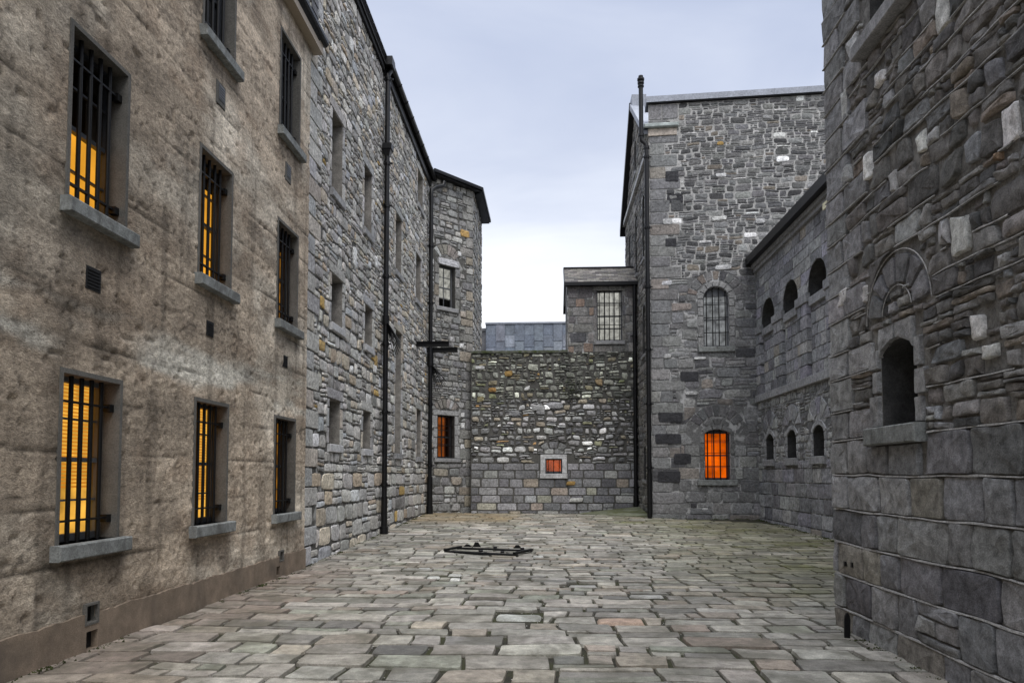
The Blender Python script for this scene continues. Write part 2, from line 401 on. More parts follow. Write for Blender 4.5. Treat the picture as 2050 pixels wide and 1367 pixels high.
# ------------------------------------------------------------------ windows
def rods(acc, fr, us, z0, z1, h, r=.015, top=None):
    for u in us:
        zt = z1 if top is None else top(u)
        acc.tube([fr.p(u, z0, h), fr.p(u, zt, h)], r, 8)
def window(bld, fr, u0, u1, z0, z1, rise=0., depth=.2, kind='lit', glow='yellow', frame_m='timber', nu=2, nz=4, reveal='reveal',
           sill=None, sill_m='sill', bars=None, blind=None, label=None, room=.9, rim=0., meet=None, back=.5, pane=True, behind=None):
    pts = archpts(u0, u1, z0, z1-rise, rise)
    a = Acc()
    a.strip(fr, pts, .0 if rim == 0 else .012, -depth, 0)
    if rim:
        cu = (u0+u1)/2; o = [(u0-rim, z0), (u1+rim, z0), (u1+rim, z1+rim), (u0-rim, z1+rim)]
        i = [(u0, z0), (u1, z0), (u1, z1), (u0, z1)]
        for s0, s1 in ((1, 2), (2, 3), (3, 0)):
            a.add(fr.P(np.array([(*i[s0], .012), (*i[s1], .012), (*o[s1], .012), (*o[s0], .012)])), np.array([0, 1, 2, 3]), 0)
            a.add(fr.P(np.array([(*o[s0], .012), (*o[s1], .012), (*o[s1], -.03), (*o[s0], -.03)])), np.array([0, 1, 2, 3]), 0)
    # dark room behind
    hb = -depth-room
    a.box(fr, u0-.15, u1+.15, z0-.15, z1+.15, -depth-.012, hb, 1)
    # remove front face of the room box: rebuild as collar
    a.v.pop(); a.c.pop(); a.f.pop(); a.m.pop(); a.s.pop(); a.n -= 8
    B = [(u0-.15, z0-.15), (u1+.15, z0-.15), (u1+.15, z1+.15), (u0-.15, z1+.15)]
    a.strip(fr, B, -depth+.001, hb, 1); a.poly(fr, B, (), 1, hb); a.poly(fr, B, [pts], 1, -depth+.001)
    w = a.build('window', [M[reveal], M['dark']], bld)
    if label: w['label'] = label
    if kind != 'void':
        f = Acc(); t = .045
        f.box(fr, u0, u0+t, z0, z1, -depth-.05, -depth+.02); f.box(fr, u1-t, u1, z0, z1, -depth-.05, -depth+.02)
        f.box(fr, u0+t, u1-t, z0, z0+.07, -depth-.05, -depth+.022); f.box(fr, u0+t, u1-t, z1-t-rise*.6, z1, -depth-.05, -depth+.022)
        zm = meet if meet else (z0+z1)/2
        f.box(fr, u0+t, u1-t, zm-.022, zm+.022, -depth-.045, -depth+.012)
        for k in range(1, nu):
            u = u0+(u1-u0)*k/nu; f.box(fr, u-.011, u+.011, z0+.07, z1-t, -depth-.03, -depth+.004)
        for k in range(1, nz):
            z = z0+(z1-z0)*k/nz
            if abs(z-zm) > .1: f.box(fr, u0+t, u1-t, z-.010, z+.010, -depth-.03, -depth+.003)
        f.build('frame', M[frame_m], w)
        if pane:
            g = Acc(); g.add(fr.P(np.array([(u0+.02, z0+.02, -depth-.02), (u1-.02, z0+.02, -depth-.02), (u1-.02, z1-.01, -depth-.02), (u0+.02, z1-.01, -depth-.02)])), np.array([0, 1, 2, 3]))
            g.build('pane', M['glass'] if kind != 'dark' else M['darkglass'], w)
        if kind == 'lit':
            b = Acc(); hb2 = -depth-back
            zt = z1+.1; za = z0-.1
            if behind: za, zt = behind
            b.add(fr.P(np.array([(u0-.13, za, hb2), (u1+.13, za, hb2), (u1+.13, zt, hb2), (u0-.13, zt, hb2)])), np.array([0, 1, 2, 3]))
            b.build('lit_blind', M[glow], w)
        if kind == 'curtain':
            b = Acc(); m = 40; za = behind[0] if behind else z0-.05
            for i in range(m):
                x0 = u0+(u1-u0)*i/m; x1 = u0+(u1-u0)*(i+1)/m
                ha = -depth-.12+.018*math.sin(i*1.3)+.012*math.sin(i*.47); hc = -depth-.12+.018*math.sin((i+1)*1.3)+.012*math.sin((i+1)*.47)
                b.add(fr.P(np.array([(x0, za, ha), (x1, za, hc), (x1, z1+.05, hc), (x0, z1+.05, ha)])), np.array([0, 1, 2, 3]))
            b.build('curtain', M[glow if glow.startswith('curtain') else 'curtain'], w)
        if blind:
            b = Acc(); z = blind[0]
            while z < blind[1]:
                b.add(fr.P(np.array([(u0+.03, z, -depth-.055), (u1-.03, z, -depth-.055), (u1-.03, z+.020, -depth-.08), (u0+.03, z+.020, -depth-.08)])), np.array([0, 1, 2, 3]))
                z += .036
            b.build('blind', M['blind'], w)
    if sill:
        s = Acc(); su0, su1, sz0, sz1, pr = sill
        s.bbox(fr, su0, su1, sz0, sz1, -depth+.001, pr, 0)
        s.build('sill', M[sill_m], w)
    if bars:
        s = Acc(); cu = (u0+u1)/2
        hw = (u1-u0)/2
        def top(u):
            if rise <= 0: return z1
            R = (hw*hw+rise*rise)/(2*rise); return z1-R+math.sqrt(max(0, R*R-(u-cu)**2))
        n = bars['n']; us = [u0+(u1-u0)*(i+.5)/n for i in range(n)] if not bars.get('us') else bars['us']
        rods(s, fr, us, z0, z1, bars['h'], bars.get('r', .014), top)
        for z in bars['z']:
            ub = bars.get('u1', u1)
            s.box(fr, u0+.002, u1-.002, z-.010, z+.010, bars['h']-.017, bars['h']+.017)
            if bars.get('block'):
                s.box(fr, u1-.07, u1-.001, z-.045, z+.03, bars['h']-.035, bars['h']+.035)
        s.build('window_bars', M['iron'], w)
    return w, pts

def holepts(L): return [archpts(u0, u1, z0, z1-r, r) for (u0, u1, z0, z1, r) in L]

# ================================================================== THE PLACE
XL = -4.33; XS = -4.38; XR = 3.2; XA = 6.88; YB = 26.5
def gz(x, y):
    x = np.asarray(x, float); y = np.asarray(y, float)
    z = np.clip(y-12.5, 0, 11.8)*.0215
    z = z-.05*sstep(24.5, 26.5, y)*sstep(-4.0, -2.6, x)
    return z
# ------------------------------------------------------------------ ground
g = Acc()
xs = np.concatenate([[-400, -60, -12], np.arange(-5, 9.01, .5), [14, 60, 400]]); ys = np.concatenate([[-400, -60, -8], np.arange(-4, 30.01, .5), [36, 80, 500]])
X, Y = np.meshgrid(xs, ys); Z = gz(X, Y)-.016
V = np.stack([X, Y, Z], 2).reshape(-1, 3); nx = len(xs)
i = np.arange(len(ys)-1)[:, None]*nx+np.arange(nx-1)[None]
g.add(V, np.stack([i, i+1, i+nx+1, i+nx], 2).reshape(-1, 4), smooth=True)
g.build('ground', M['soil'], kind='structure')

PP = [((.27, .26, .24), 5), ((.22, .215, .20), 4), ((.31, .30, .28), 3), ((.26, .235, .205), 2), ((.165, .163, .155), 2.2), ((.26, .225, .195), .6), ((.25, .26, .225), 1), ((.40, .39, .37), .35)]
a = Acc(); GF = Fr((0, 0, 0), (1, 0, 0), (0, 0, 1), (0, 1, 0), hf=gz)
def pave_cols(Q, pal=PP):
    c = pick(pal, len(Q), .20)*np.array([1.18, 1.15, 1.09]); m = Q.mean(1); x, y = m[:, 0], m[:, 1]
    # mossy green towards the damp right-hand corner, ochre patch at the back left, reddish beside the left wall
    k = np.clip(sstep(1.2, 4.2, x)*sstep(7.5, 11, y)+.9*sstep(19.5, 22.5, y)*sstep(.6, 3.0, x), 0, 1)*(.05+1.15*fbm(x*1.1, y*1.1, 3))*(.45+.75*RNG.random(len(x)))
    k = np.clip(k, 0, 1)
    c = c*(1-k[:, None])+np.array([.15, .15, .065])*k[:, None]
    k = sstep(20.5, 22.5, y)*sstep(-.2, -1.6, x)*(.35+.75*fbm(x*1.3, y*1.3, 5))
    c = c*(1-k[:, None]*.8)+np.array([.30, .215, .10])*k[:, None]*.8
    k = sstep(-2.6, -4.0, x)*sstep(14.5, 11, y)*(.3+.8*fbm(x*1.5, y*1.5, 6))
    c = c*(1-k[:, None]*.7)+np.array([.25, .185, .145])*k[:, None]*.7
    return c
feat = [(-.62, -.05, 8.02, 8.38, (.50, .51, .47)), (.55, 1.1, 7.85, 8.15, (.40, .29, .22)), (-1.1, -.55, 9.0, 9.25, (.36, .34, .31))]
feat2 = [(-1.95, -1.72, 11.2, 11.4, (.48, .48, .45)), (-1.66, -1.40, 11.5, 11.7, (.44, .44, .41)), (-1.55, -1.36, 11.0, 11.22, (.58, .58, .55)), (-2.3, -2.05, 12.3, 12.45, (.42, .42, .40)), (-.30, -.06, 13.8, 14.05, (.46, .46, .44)), (.3, .75, 10.4, 10.62, (.38, .37, .35)), (1.1, 1.6, 9.6, 9.85, (.38, .375, .35))]
fh = [('r', f[0], f[1], f[2], f[3]) for f in feat]
tri_hole = []
near = cells(-4.34, 7.0, -3, 9.4, (.22, .42), (.30, .85), .14, .4, k3=.1)
mid = cells(-4.34, 7.0, 9.4, 16.0, (.22, .34), (.32, .70), .12, .35)
far = cells(-4.4, 7.0, 16.0, 26.6, (.24, .36), (.40, .85), .06, .3)
fl = lambda x, y: ~((x > 1.35) & (y > 24.0+(3.5-x)*.9))
stones(a, GF, near, pave_cols(near), K=28, e=16, joint=.012, H=.012, Hv=.006, bulge=.004, irr=.03, cj=.10, warp=(.13, .9), holes=fh, mi=0, rough=.010, smooth=False, bev=.007, back=-.02)
stones(a, GF, mid, pave_cols(mid), K=20, e=15, joint=.012, H=.012, Hv=.008, bulge=.004, irr=.03, cj=.14, warp=(.13, .8), holes=[('r', *f[:4]) for f in feat2], mi=0, rough=.010, smooth=False, bev=.007, back=-.02)
stones(a, GF, far, pave_cols(far), K=16, e=12, joint=.022, H=.010, Hv=.007, bulge=.004, irr=.03, cj=.12, warp=(.07, .8), mi=0, rough=.008, smooth=False, bev=.007, back=-.02, clip=fl)
feat += feat2; stones(a, GF, [rq(*f[:4]) for f in feat], [f[4] for f in feat], K=20, e=7, joint=.012, H=.014, bulge=.005, irr=.04, cj=.15, mi=0, rough=.01, smooth=True, bev=.02)
a.build('paving', M['pave'], kind='structure')
# big mossy flagstone ramp in the back right corner
a = Acc(); ff = Fr((0, 0, 0), (1, 0, 0), (0, 0, 1), (0, 1, 0))
top = [(1.25, 26.45, .24), (3.44, 26.45, .49), (3.44, 23.45, .30), (2.6, 23.9, .29), (1.2, 25.6, .26)]
n = len(top); V = [(x, y, z) for x, y, z in top]+[(x, y, .1) for x, y, z in top]
a.add(np.array(V), [np.array([list(range(n))]), np.array([[i, (i+1) % n, n+(i+1) % n, n+i] for i in range(n)])])
a.build('flagstone_ramp', M['flag'], kind='structure')
# grit in the joints
a = Acc(); n = 5200
px = RNG.uniform(-4.2, 5, n); py = 4.5+RNG.random(n)**1.6*14; s = RNG.uniform(.0025, .008, n)*(1+.0*py)
oc = np.array([(1, 0, 0), (0, 1, 0), (-1, 0, 0), (0, -1, 0), (0, 0, .8), (0, 0, -.8)]); ofc = np.array([[0, 1, 4], [1, 2, 4], [2, 3, 4], [3, 0, 4], [1, 0, 5], [2, 1, 5], [3, 2, 5], [0, 3, 5]])
c = np.stack([px, py, gz(px, py)-.010+s], 1)
V = c[:, None]+oc[None]*s[:, None, None]*RNG.uniform(.7, 1.4, (n, 6, 1))
keepp = (px < 3.15) | (py > 8)
V = V[keepp]; a.add(V.reshape(-1, 3), (np.arange(len(V))[:, None, None]*6+ofc[None]).reshape(-1, 3))
a.build('gravel', M['pebble'], kind='stuff')

# ------------------------------------------------------------------ brown rendered building (left, near)
F1 = Fr((XL, 0, 0), (0, 1, 0), (1, 0, 0))
B1 = thing('rendered_building', 'brown rough-rendered building with tall barred sash windows filling the left edge of the yard', 'building')
WU = [(6.02, 6.85), (8.40, 9.24), (10.93, 11.79)]
ROWS = [(1.03, 2.57), (4.15, 5.77), (7.30, 8.95)]
openings = [(u0, u1, z0, z1, 0.) for (z0, z1) in ROWS for (u0, u1) in WU]
ventsq = [(6.40, 3.52, .20), (8.72, 3.53, .17), (11.32, 3.53, .17), (6.48, .345, .15), (6.49, .10, .17), (11.22, .345, .13), (11.08, .125, .14)]
# crumbling face as a displaced grid with the openings left out
def brown_col(u, z):
    n1 = fbm(u*.55, z*.8, 1, 4); n2 = fbm(u*2.2, z*3.5, 2, 4); n3 = fbm(u*12, z*18, 3, 3); n4 = fbm(u*.9, z*2.6, 4, 3)
    c = np.array([.285, .235, .185])[None]*np.ones((len(u), 1))
    k = sstep(.46, .66, n1)[:, None]; c = c*(1-k)+np.array([.37, .325, .27])*k
    k = (sstep(.54, .74, n2)*.45)[:, None]; c = c*(1-k)+np.array([.17, .125, .09])*k
    k = (sstep(.30, .12, np.abs(z-3.05-.05*u*0+(n4-.5)*.7))*sstep(.35, .6, n4))[:, None]*.8; c = c*(1-k)+np.array([.40, .385, .345])*k
    k = (sstep(1.15, .95, np.abs(u-6.5))*sstep(4.0, 3.7, z)*sstep(2.7, 3.2, z))[:, None]*.35; c = c*(1-k)+np.array([.15, .11, .08])*k
    # rust/soot streaks below the sills
    for (u0, u1) in WU:
        for (z0, z1) in ROWS:
            k = sstep(u0-.25, u0-.05, u)*sstep(u1+.25, u1+.05, u)*sstep(z0-.85, z0-.2, z)*(z < z0)*(.25+.9*fbm(u*5, z*.7, 8, 3))
            c = c*(1-.45*k[:, None])
    nb = fbm(u*.45, z*5.5, 22, 4); c = c*(.72+.56*nb[:, None])
    nb2 = fbm(u*4, z*1.1, 24, 4); c = c*(.90+.2*nb2[:, None])
    c = c*(.86+.28*n3[:, None])*1.45*np.array([1.0, 1.0, .98])
    ck = np.abs(fbm(u*.8, z*1.5, 41, 4)-.5); c = c*(1-.55*sstep(.009, .001, ck)*sstep(.45, .55, fbm(u*.7, z*.7, 43, 2)))[:, None]
    vs = sstep(.56, .78, fbm(u*5.5, z*.45, 45, 4)); c = c*(1-.34*vs)[:, None]
    pl_ = sstep(.60, .70, fbm(u*1.1, z*2.2, 47, 5)); c = c*(1+.32*pl_[:, None]*np.array([1, 1.03, 1.06]))
    dk = sstep(.62, .72, fbm(u*1.5, z*3.2, 49, 5)); c = c*(1-.30*dk)[:, None]
    c = c*(.72+.28*sstep(.33, .75, z))[:, None] if False else c
    # paler skin on the far third, darker brown at the near end
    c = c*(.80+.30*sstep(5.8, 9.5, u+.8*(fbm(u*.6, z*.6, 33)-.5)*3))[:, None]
    return c
def lift_depth(u, z):
    zz = (z+.03*(fbm(u*1.2, z*.3, 9, 3)-.5)*2+.2)/.515
    f = np.abs(zz-np.round(zz))*.515
    row = np.round(zz)
    st = fbm(u*.8+row*3.7, row*1.9, 12, 3)
    return sstep(.022, .004, f)*sstep(.42, .56, st), f
def grid_wall(u0, u1, z0, z1, st, acc):
    nu = int(round((u1-u0)/st)); nz = int(round((z1-z0)/st))
    uu = np.linspace(u0, u1, nu+1); zz = np.linspace(z0, z1, nz+1)
    U, Z = np.meshgrid(uu, zz); U = U.ravel(); Z = Z.ravel()
    g_, f = lift_depth(U, Z)
    lump = sstep(.42, .62, fbm(U*1.4, Z*1.8, 14, 3))
    H = .006*(fbm(U*2, Z*5, 15, 4)-.5)+(.004+.016*lump)*(fbm(U*17, Z*22, 16, 3)-.5)*1.5-.012*g_
    H += .012*(fbm(U*.5, np.round((Z+.2)/.515)*3.1, 17, 2)-.5)
    pit = sstep(.86, .92, vn(U*15, Z*15, 19))*.022; H -= pit
    C = brown_col(U, Z)*(1-.5*g_[:, None])*(.74+.54*fbm(U*.3+np.round((Z+.2)/.515)*5.3, np.round((Z+.2)/.515)*2.7, 21, 2))[:, None]
    I = (np.arange(nz)[:, None]*(nu+1)+np.arange(nu)[None]).ravel()
    cu = U[I]+st/2; cz = Z[I]+st/2; k = np.ones(len(I), bool)
    for (a0, a1, b0, b1, _) in openings: k &= ~((cu > a0-.035) & (cu < a1+.035) & (cz > b0-.03) & (cz < b1+.035))
    for (vu, vz, s) in ventsq: k &= ~((np.abs(cu-vu) < s/2) & (np.abs(cz-vz) < s/2))
    I = I[k]
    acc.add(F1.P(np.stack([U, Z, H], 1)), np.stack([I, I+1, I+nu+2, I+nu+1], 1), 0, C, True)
a = Acc()
grid_wall(4.0, 12.35, .30, 9.6, .03, a)
grid_wall(-4.0, 4.0, .30, 9.6, .08, a)
# return at the far corner, body of the house behind
a.box(F1, 12.30, 12.347, .0, 9.6, -.6, -.012, 1)
bx = Fr((XL-.9, 0, 0), (0, 1, 0), (1, 0, 0))
a.box(bx, -4, 12.3, 0, 9.55, -7, -.35, 1)
a.box(F1, -4.04, -4, 0, 9.6, -1.3, 0, 1)
a.build('wall', [M['render'], M['reveal']], B1)
a = Acc()  # smooth plinth with vent slots
vh = [[(u-s/2, z-s/2), (u+s/2, z-s/2), (u+s/2, z+s/2), (u-s/2, z+s/2)] for (u, z, s) in ventsq[3:]]
TW = [(u, .345+.016*(math.sin(u*7.3)+math.sin(u*17.1)+math.sin(u*41))/3+.01*(random.random()-.5)) for u in np.arange(12.3, 3.0, -.07)]
low = [rq(vu-s/2, vu+s/2, z-s/2, z+s/2) for (vu, z, s) in (ventsq[4], ventsq[6])]
prof = [(-4, -.1), (12.36, -.1), (12.36, .335)]+[p for p in TW if p[0] > 11.30]+[(11.29, .34), (11.29, .27), (11.15, .27), (11.15, .35)]+[p for p in TW if 6.57 < p[0] < 11.14]+[(6.56, .35), (6.56, .265), (6.40, .265), (6.40, .35)]+[p for p in TW if p[0] < 6.39]+[(-4, .36)]
a.poly(F1, prof, low, 0, .028)
a.strip(F1, prof, .028, -.05, 0)
for q in low: a.strip(F1, q, .028, -.15, 0)
a.build('plinth', M['plinth'], B1)
for i, (vu, vz, s) in enumerate(ventsq):
    a = Acc()
    if i < 3:
        a.box(F1, vu-s/2-.01, vu+s/2+.01, vz-s/2-.01, vz+s/2+.01, -.03, .004)
        for k in range(6): z = vz-s/2+.02+k*(s-.04)/5; a.box(F1, vu-s/2+.01, vu+s/2-.01, z-.005, z+.005, .004, .012)
    else:
        a.box(F1, vu-s/2-.02, vu+s/2+.02, vz-s/2-.02, vz+s/2+.02, -.2, -.04)
    if i in (3, 5):
        t = .022; q = s/2+.004
        for (ua, ub, za, zb) in ((-q-t, -q, -q-t, q+t), (q, q+t, -q-t, q+t), (-q, q, q, q+t), (-q, q, -q-t, -q)): a.box(F1, vu+ua, vu+ub, vz+za, vz+zb, -.05, .034, 1)
    a.build('air_vent', [M['black'], M['reveal']], B1)
for (vu, vz) in ((8.88, 6.71), (11.31, 6.72)):
    a = Acc(); a.bbox(F1, vu-.13, vu+.13, vz-.17, vz+.15, -.02, .012, 0)
    o = a.build('air_grille', M['reveal'], B1)
    b = Acc(); b.box(F1, vu-.07, vu+.08, vz-.09, vz+.11, -.01, .018)
    for k in range(5): b.box(F1, vu-.06, vu+.07, vz-.07+k*.036, vz-.056+k*.036, .018, .024)
    b.build('grating', M['timber_grey'], o)
for r, (z0, z1) in enumerate(ROWS):
    for i, (u0, u1) in enumerate(WU):
        sl = (u0-.10, u1+.14, z0-.14, z0, .10)
        kw = dict(depth=.20, rim=.045, back=.10, sill=sl, bars=dict(n=5, h=-.085, r=.021, z=(z0+.20, z1-.24), block=True, us=[u0+.09+(u1-u0-.16)*k/4.6 for k in range(5)]))
        if r == 0: kw.update(kind='lit', glow='yellow' if i < 2 else 'amber_dim', blind=(z0+.5, z1) if i == 0 else (z0+.3, z1) if i == 1 else None, nz=4, frame_m='timber_grey' if i == 0 else 'timber', label='lit sash window with yellow slatted blind behind five black bars')
        elif r == 1: kw.update(kind='lit', glow='amber' if i < 2 else 'amber_dim', behind=(z0-.1, z0+.86) if i == 0 else (z0-.1, z1-.25), nz=4, label='upper barred window glowing amber in its lower half')
        else: kw.update(kind='dark', label='unlit top floor window behind black bars')
        window(B1, F1, u0, u1, z0, z1, **kw)
a = Acc()  # eaves
a.box(F1, -4, 12.55, 9.50, 9.70, -.05, .16); a.box(F1, -4, 12.55, 9.60, 9.74, -.3, .10)
a.build('fascia', M['fascia'], B1)
a = Acc()
for k in range(2):
    P = [(0.175+.065*math.cos(t), 9.745-.0+.065*math.sin(t)) for t in np.linspace(math.pi, 2*math.pi, 9)]
V = [F1.p(u, z, h) for u in (-4, 12.62) for (h, z) in P]+[F1.p(u, z+.05, h) for u in (-4, 12.62) for (h, z) in (P[0], P[-1])]
a.add(np.array(V), np.array([[i, i+1, i+10, i+9] for i in range(8)]))
a.box(F1, -4, 12.62, 9.735, 9.80, .10, .245)
a.build('gutter', M['pipe'], B1)
# slate roof: inclined frame
def slates(acc, fr, w0, w1, l, pw=.3, ph=.2, pal=None, mi=0, seed=5, ov=.0):
    pal = pal or [((.045, .046, .05), 3), ((.06, .06, .063), 2), ((.035, .035, .04), 2)]
    n = int(l/ph)+1; Q = []; r = np.random.default_rng(seed)
    for k in range(n):
        u = w0-(k % 2)*pw/2
        while u < w1:
            a_ = max(u, w0); b_ = min(u+pw, w1); u += pw
            if b_-a_ > .03: Q.append(rq(a_, b_, k*ph, min((k+1)*ph, l)))
    Q = np.array(Q); c = pick(pal, len(Q), .2, r)
    V = []; 
    j = .004
    for q, cc in zip(Q, c):
        (a_, z0), (b_, z1) = q[0], q[2]
        P = [(a_+j, z0-.03, .024), (b_-j, z0-.03, .024), (b_-j, z1, .008), (a_+j, z1, .008), (a_+j, z0-.03, .014), (b_-j, z0-.03, .014)]
        acc.add(fr.P(np.array(P)), np.array([[0, 1, 2, 3], [0, 4, 5, 1]]), mi, cc)
a = Acc()
RF = Fr((XL+.2, 0, 9.76), (0, 1, 0), (.62, 0, .78), (-.78, 0, .62))
slates(a, RF, -4, 12.33, 5.0, .3, .22, mi=0)
a.box(RF, -4, 12.33, -.05, 5.0, -.15, .006, 1)
a.build('roof', [M['slate'], M['slate_base']], B1)

# ------------------------------------------------------------------ left stone building
F2 = Fr((XS, 0, 0), (0, 1, 0), (1, 0, 0))
B2 = thing('stone_building', 'tall pale grey rubble building with narrow window slits beyond the brown rendered house', 'building')
W2 = [(13.79, 14.56, 2.28, 3.20), (16.38, 17.12, 2.28, 3.20), (13.84, 14.64, 4.75, 5.77), (16.45, 17.2, 4.80, 5.78), (13.76, 14.53, 7.48, 9.15), (16.28, 17.03, 7.58, 9.15),
      (19.86, 20.70, 2.28, 5.87), (23.2, 24.05, 2.26, 3.88), (19.77, 20.62, 7.60, 9.30), (22.88, 23.85, 7.55, 9.12), (23.13, 24.15, 10.9, 12.1)]
PL = [((.40, .40, .40), 4), ((.33, .33, .33), 4), ((.46, .455, .44), 3), ((.27, .27, .268), 2.2), ((.20, .20, .20), 1.2), ((.42, .385, .33), 1.6), ((.36, .31, .25), .8), ((.38, .40, .43), 1), ((.75, .75, .75), .25), ((.38, .27, .11), .08)]
def surround_q(u0, u1, z0, z1, jw=.13, lh=.22, bh=.36):
    Q = [rq(u0-jw-.06, u1+jw+.04, z1+.004, z1+lh)]
    for side in (0, 1):
        z = z0; k = side
        while z < z1-.05:
            h = min(bh*RNG.uniform(.8, 1.2), z1-z)
            if z1-z-h < .12: h = z1-z
            j = jw*(1.5 if k % 2 else 1.)
            Q.append(rq(u0-j, u0-.003, z, z+h) if side == 0 else rq(u1+.003, u1+j, z, z+h)); z += h; k += 1
    return Q
PL = [(tuple(min(.85, v*k_) for v, k_ in zip(c, (1.30, 1.27, 1.22))), w) for c, w in PL]
a = Acc(); hs = []; SQ = []
for (u0, u1, z0, z1) in W2:
    q = surround_q(u0, u1, z0, z1); SQ += q
    hs += [('r', u0-.15, u1+.15, z0-.16, z1+.20)]
for z in np.arange(0, 12.3, .36):   # quoins where it meets the brown wall
    w = .75 if int(z/.36) % 2 else .45
    hs.append(('r', 12.3, 12.37+w, z, z+.355)); SQ.append(rq(12.37, 12.37+w, z, z+.355))
white = [(15.35, 15.65, 6.3, 6.95), (17.35, 17.6, 6.9, 7.3), (15.2, 15.5, 3.9, 4.15), (22.3, 22.6, 5.7, 6.0), (17.3, 17.65, 4.2, 4.5), (14.9, 15.25, 11.1, 11.5)]
tan = [(13.1, 13.5, 4.05, 4.3), (17.45, 17.75, 4.35, 4.75)]
for w in white+tan: hs.append(('r', *w))
z1c = cells(12.37, 25.42, -.1, 1.9, (.30, .40), (.40, .85), .22, .5)
z2c = cells(12.37, 25.42, 1.9, 5.4, (.24, .36), (.26, .60), .42, .5)
z3c = cells(12.37, 25.42, 5.4, 12.45, (.20, .30), (.20, .50), .55, .5)
for z, Hh, bl, wp in ((z1c, .022, .014, .03), (z2c, .022, .018, .045), (z3c, .022, .016, .05)):
    stones(a, F2, z, pick(PL, len(z), .15), K=12, e=5, joint=.013, H=Hh, Hv=.010, bulge=bl*.6, irr=.07, cj=.25, warp=(wp, 2.2), holes=hs, rough=.018)
SC = pick([((.40, .40, .40), 2), ((.46, .45, .43), 2), ((.44, .40, .35), 1)], len(SQ), .1)
stones(a, F2, SQ, SC, K=12, e=12, joint=.012, H=.026, Hv=.004, bulge=.004, irr=.02, cj=.04, rough=.010, mi=1)
stones(a, F2, [rq(*w) for w in white], np.tile([.68, .68, .67], (len(white), 1)), K=16, e=4, joint=.02, H=.035, bulge=.02, irr=.2, cj=.4, rough=.02)
stones(a, F2, [rq(*w) for w in tan], np.tile([.45, .32, .14], (len(tan), 1)), K=12, e=5, joint=.02, H=.03, bulge=.01, irr=.1, cj=.2, rough=.02)
a.poly(F2, rq(12.3, 25.42, -.3, 12.5), holepts([(*w, 0.) for w in W2]), 0, 0)
a.box(Fr((XS-.9, 0, 0), (0, 1, 0), (1, 0, 0)), 12.36, 27, -.3, 12.5, -8, -.3, 0)
a.box(F2, 12.352, 12.40, 9, 12.5, -1.3, -.01, 0)
a.build('wall', [M['mortar_left'], M['stone']], B2)
for i, (u0, u1, z0, z1) in enumerate(W2):
    light = i < 6 or i == 7
    window(B2, F2, u0, u1, z0, z1, depth=.38, kind='dark' if i != 10 else 'curtain', frame_m='timber' if i != 10 else 'timber_white', reveal='reveal_stone', pane=True,
           sill=(u0-.06, u1+.08, z0-.16, z0, .075), sill_m='sill_light' if i < 4 else 'dressed',
           bars=dict(n=3, h=-.30, r=.013, z=(z0+.2, z1-.2), block=False) if i < 2 else None)
# slate-hung strip beside the brown roof
a = Acc(); SF = Fr((XS+.03, 0, 9.75), (0, 1, 0), (1, 0, 0)); slates(a, SF, 12.37, 12.75, 2.7, .2, .2, pal=[((.10, .10, .105), 3), ((.14, .14, .14), 2)]); a.build('slate_hanging', M['slate'], B2)
a = Acc(); a.box(F2, 12.3, 17.95, 12.42, 12.55, -.4, .09); a.box(F2, 12.3, 17.95, 12.55, 12.60, -.4, .13); a.build('parapet_coping', M['slate_base'], B2)
a = Acc(); a.box(F2, 18.05, 25.6, 12.40, 12.62, -.3, .10); a.build('soffit', M['pipe'], B2)
a = Acc()  # half-round gutter with joint clips
P = [(.19+.09*math.cos(t), 12.74+.09*math.sin(t)) for t in np.linspace(math.pi, 2*math.pi, 9)]
V = [F2.p(u, z, h) for u in (17.95, 25.75) for (h, z) in P]
a.add(np.array(V), np.array([[i, i+1, i+10, i+9] for i in range(8)]), smooth=True)
V = [F2.p(u, z, h*.999) for u in (17.95, 25.75) for (h, z) in [(p[0], p[1]+.004) for p in P]]
for u in np.arange(18.3, 25.7, .9):
    a.tube([F2.p(u, 12.74+.098*math.sin(t), .19+.098*math.cos(t)) for t in np.linspace(math.pi, 2*math.pi, 9)], .012, 6)
a.box(F2, 17.9, 18.25, 12.55, 12.78, .02, .30)
a.build('gutter', M['pipe'], B2)
a = Acc(); RF = Fr((XS+.12, 0, 12.78), (0, 1, 0), (.5, 0, .86), (-.86, 0, .5)); slates(a, RF, 12.36, 25.6, 4.5, .35, .24); a.box(RF, 12.36, 27, -.02, 4.5, -.2, .006, 1); a.build('roof', [M['slate'], M['slate_base']], B2)
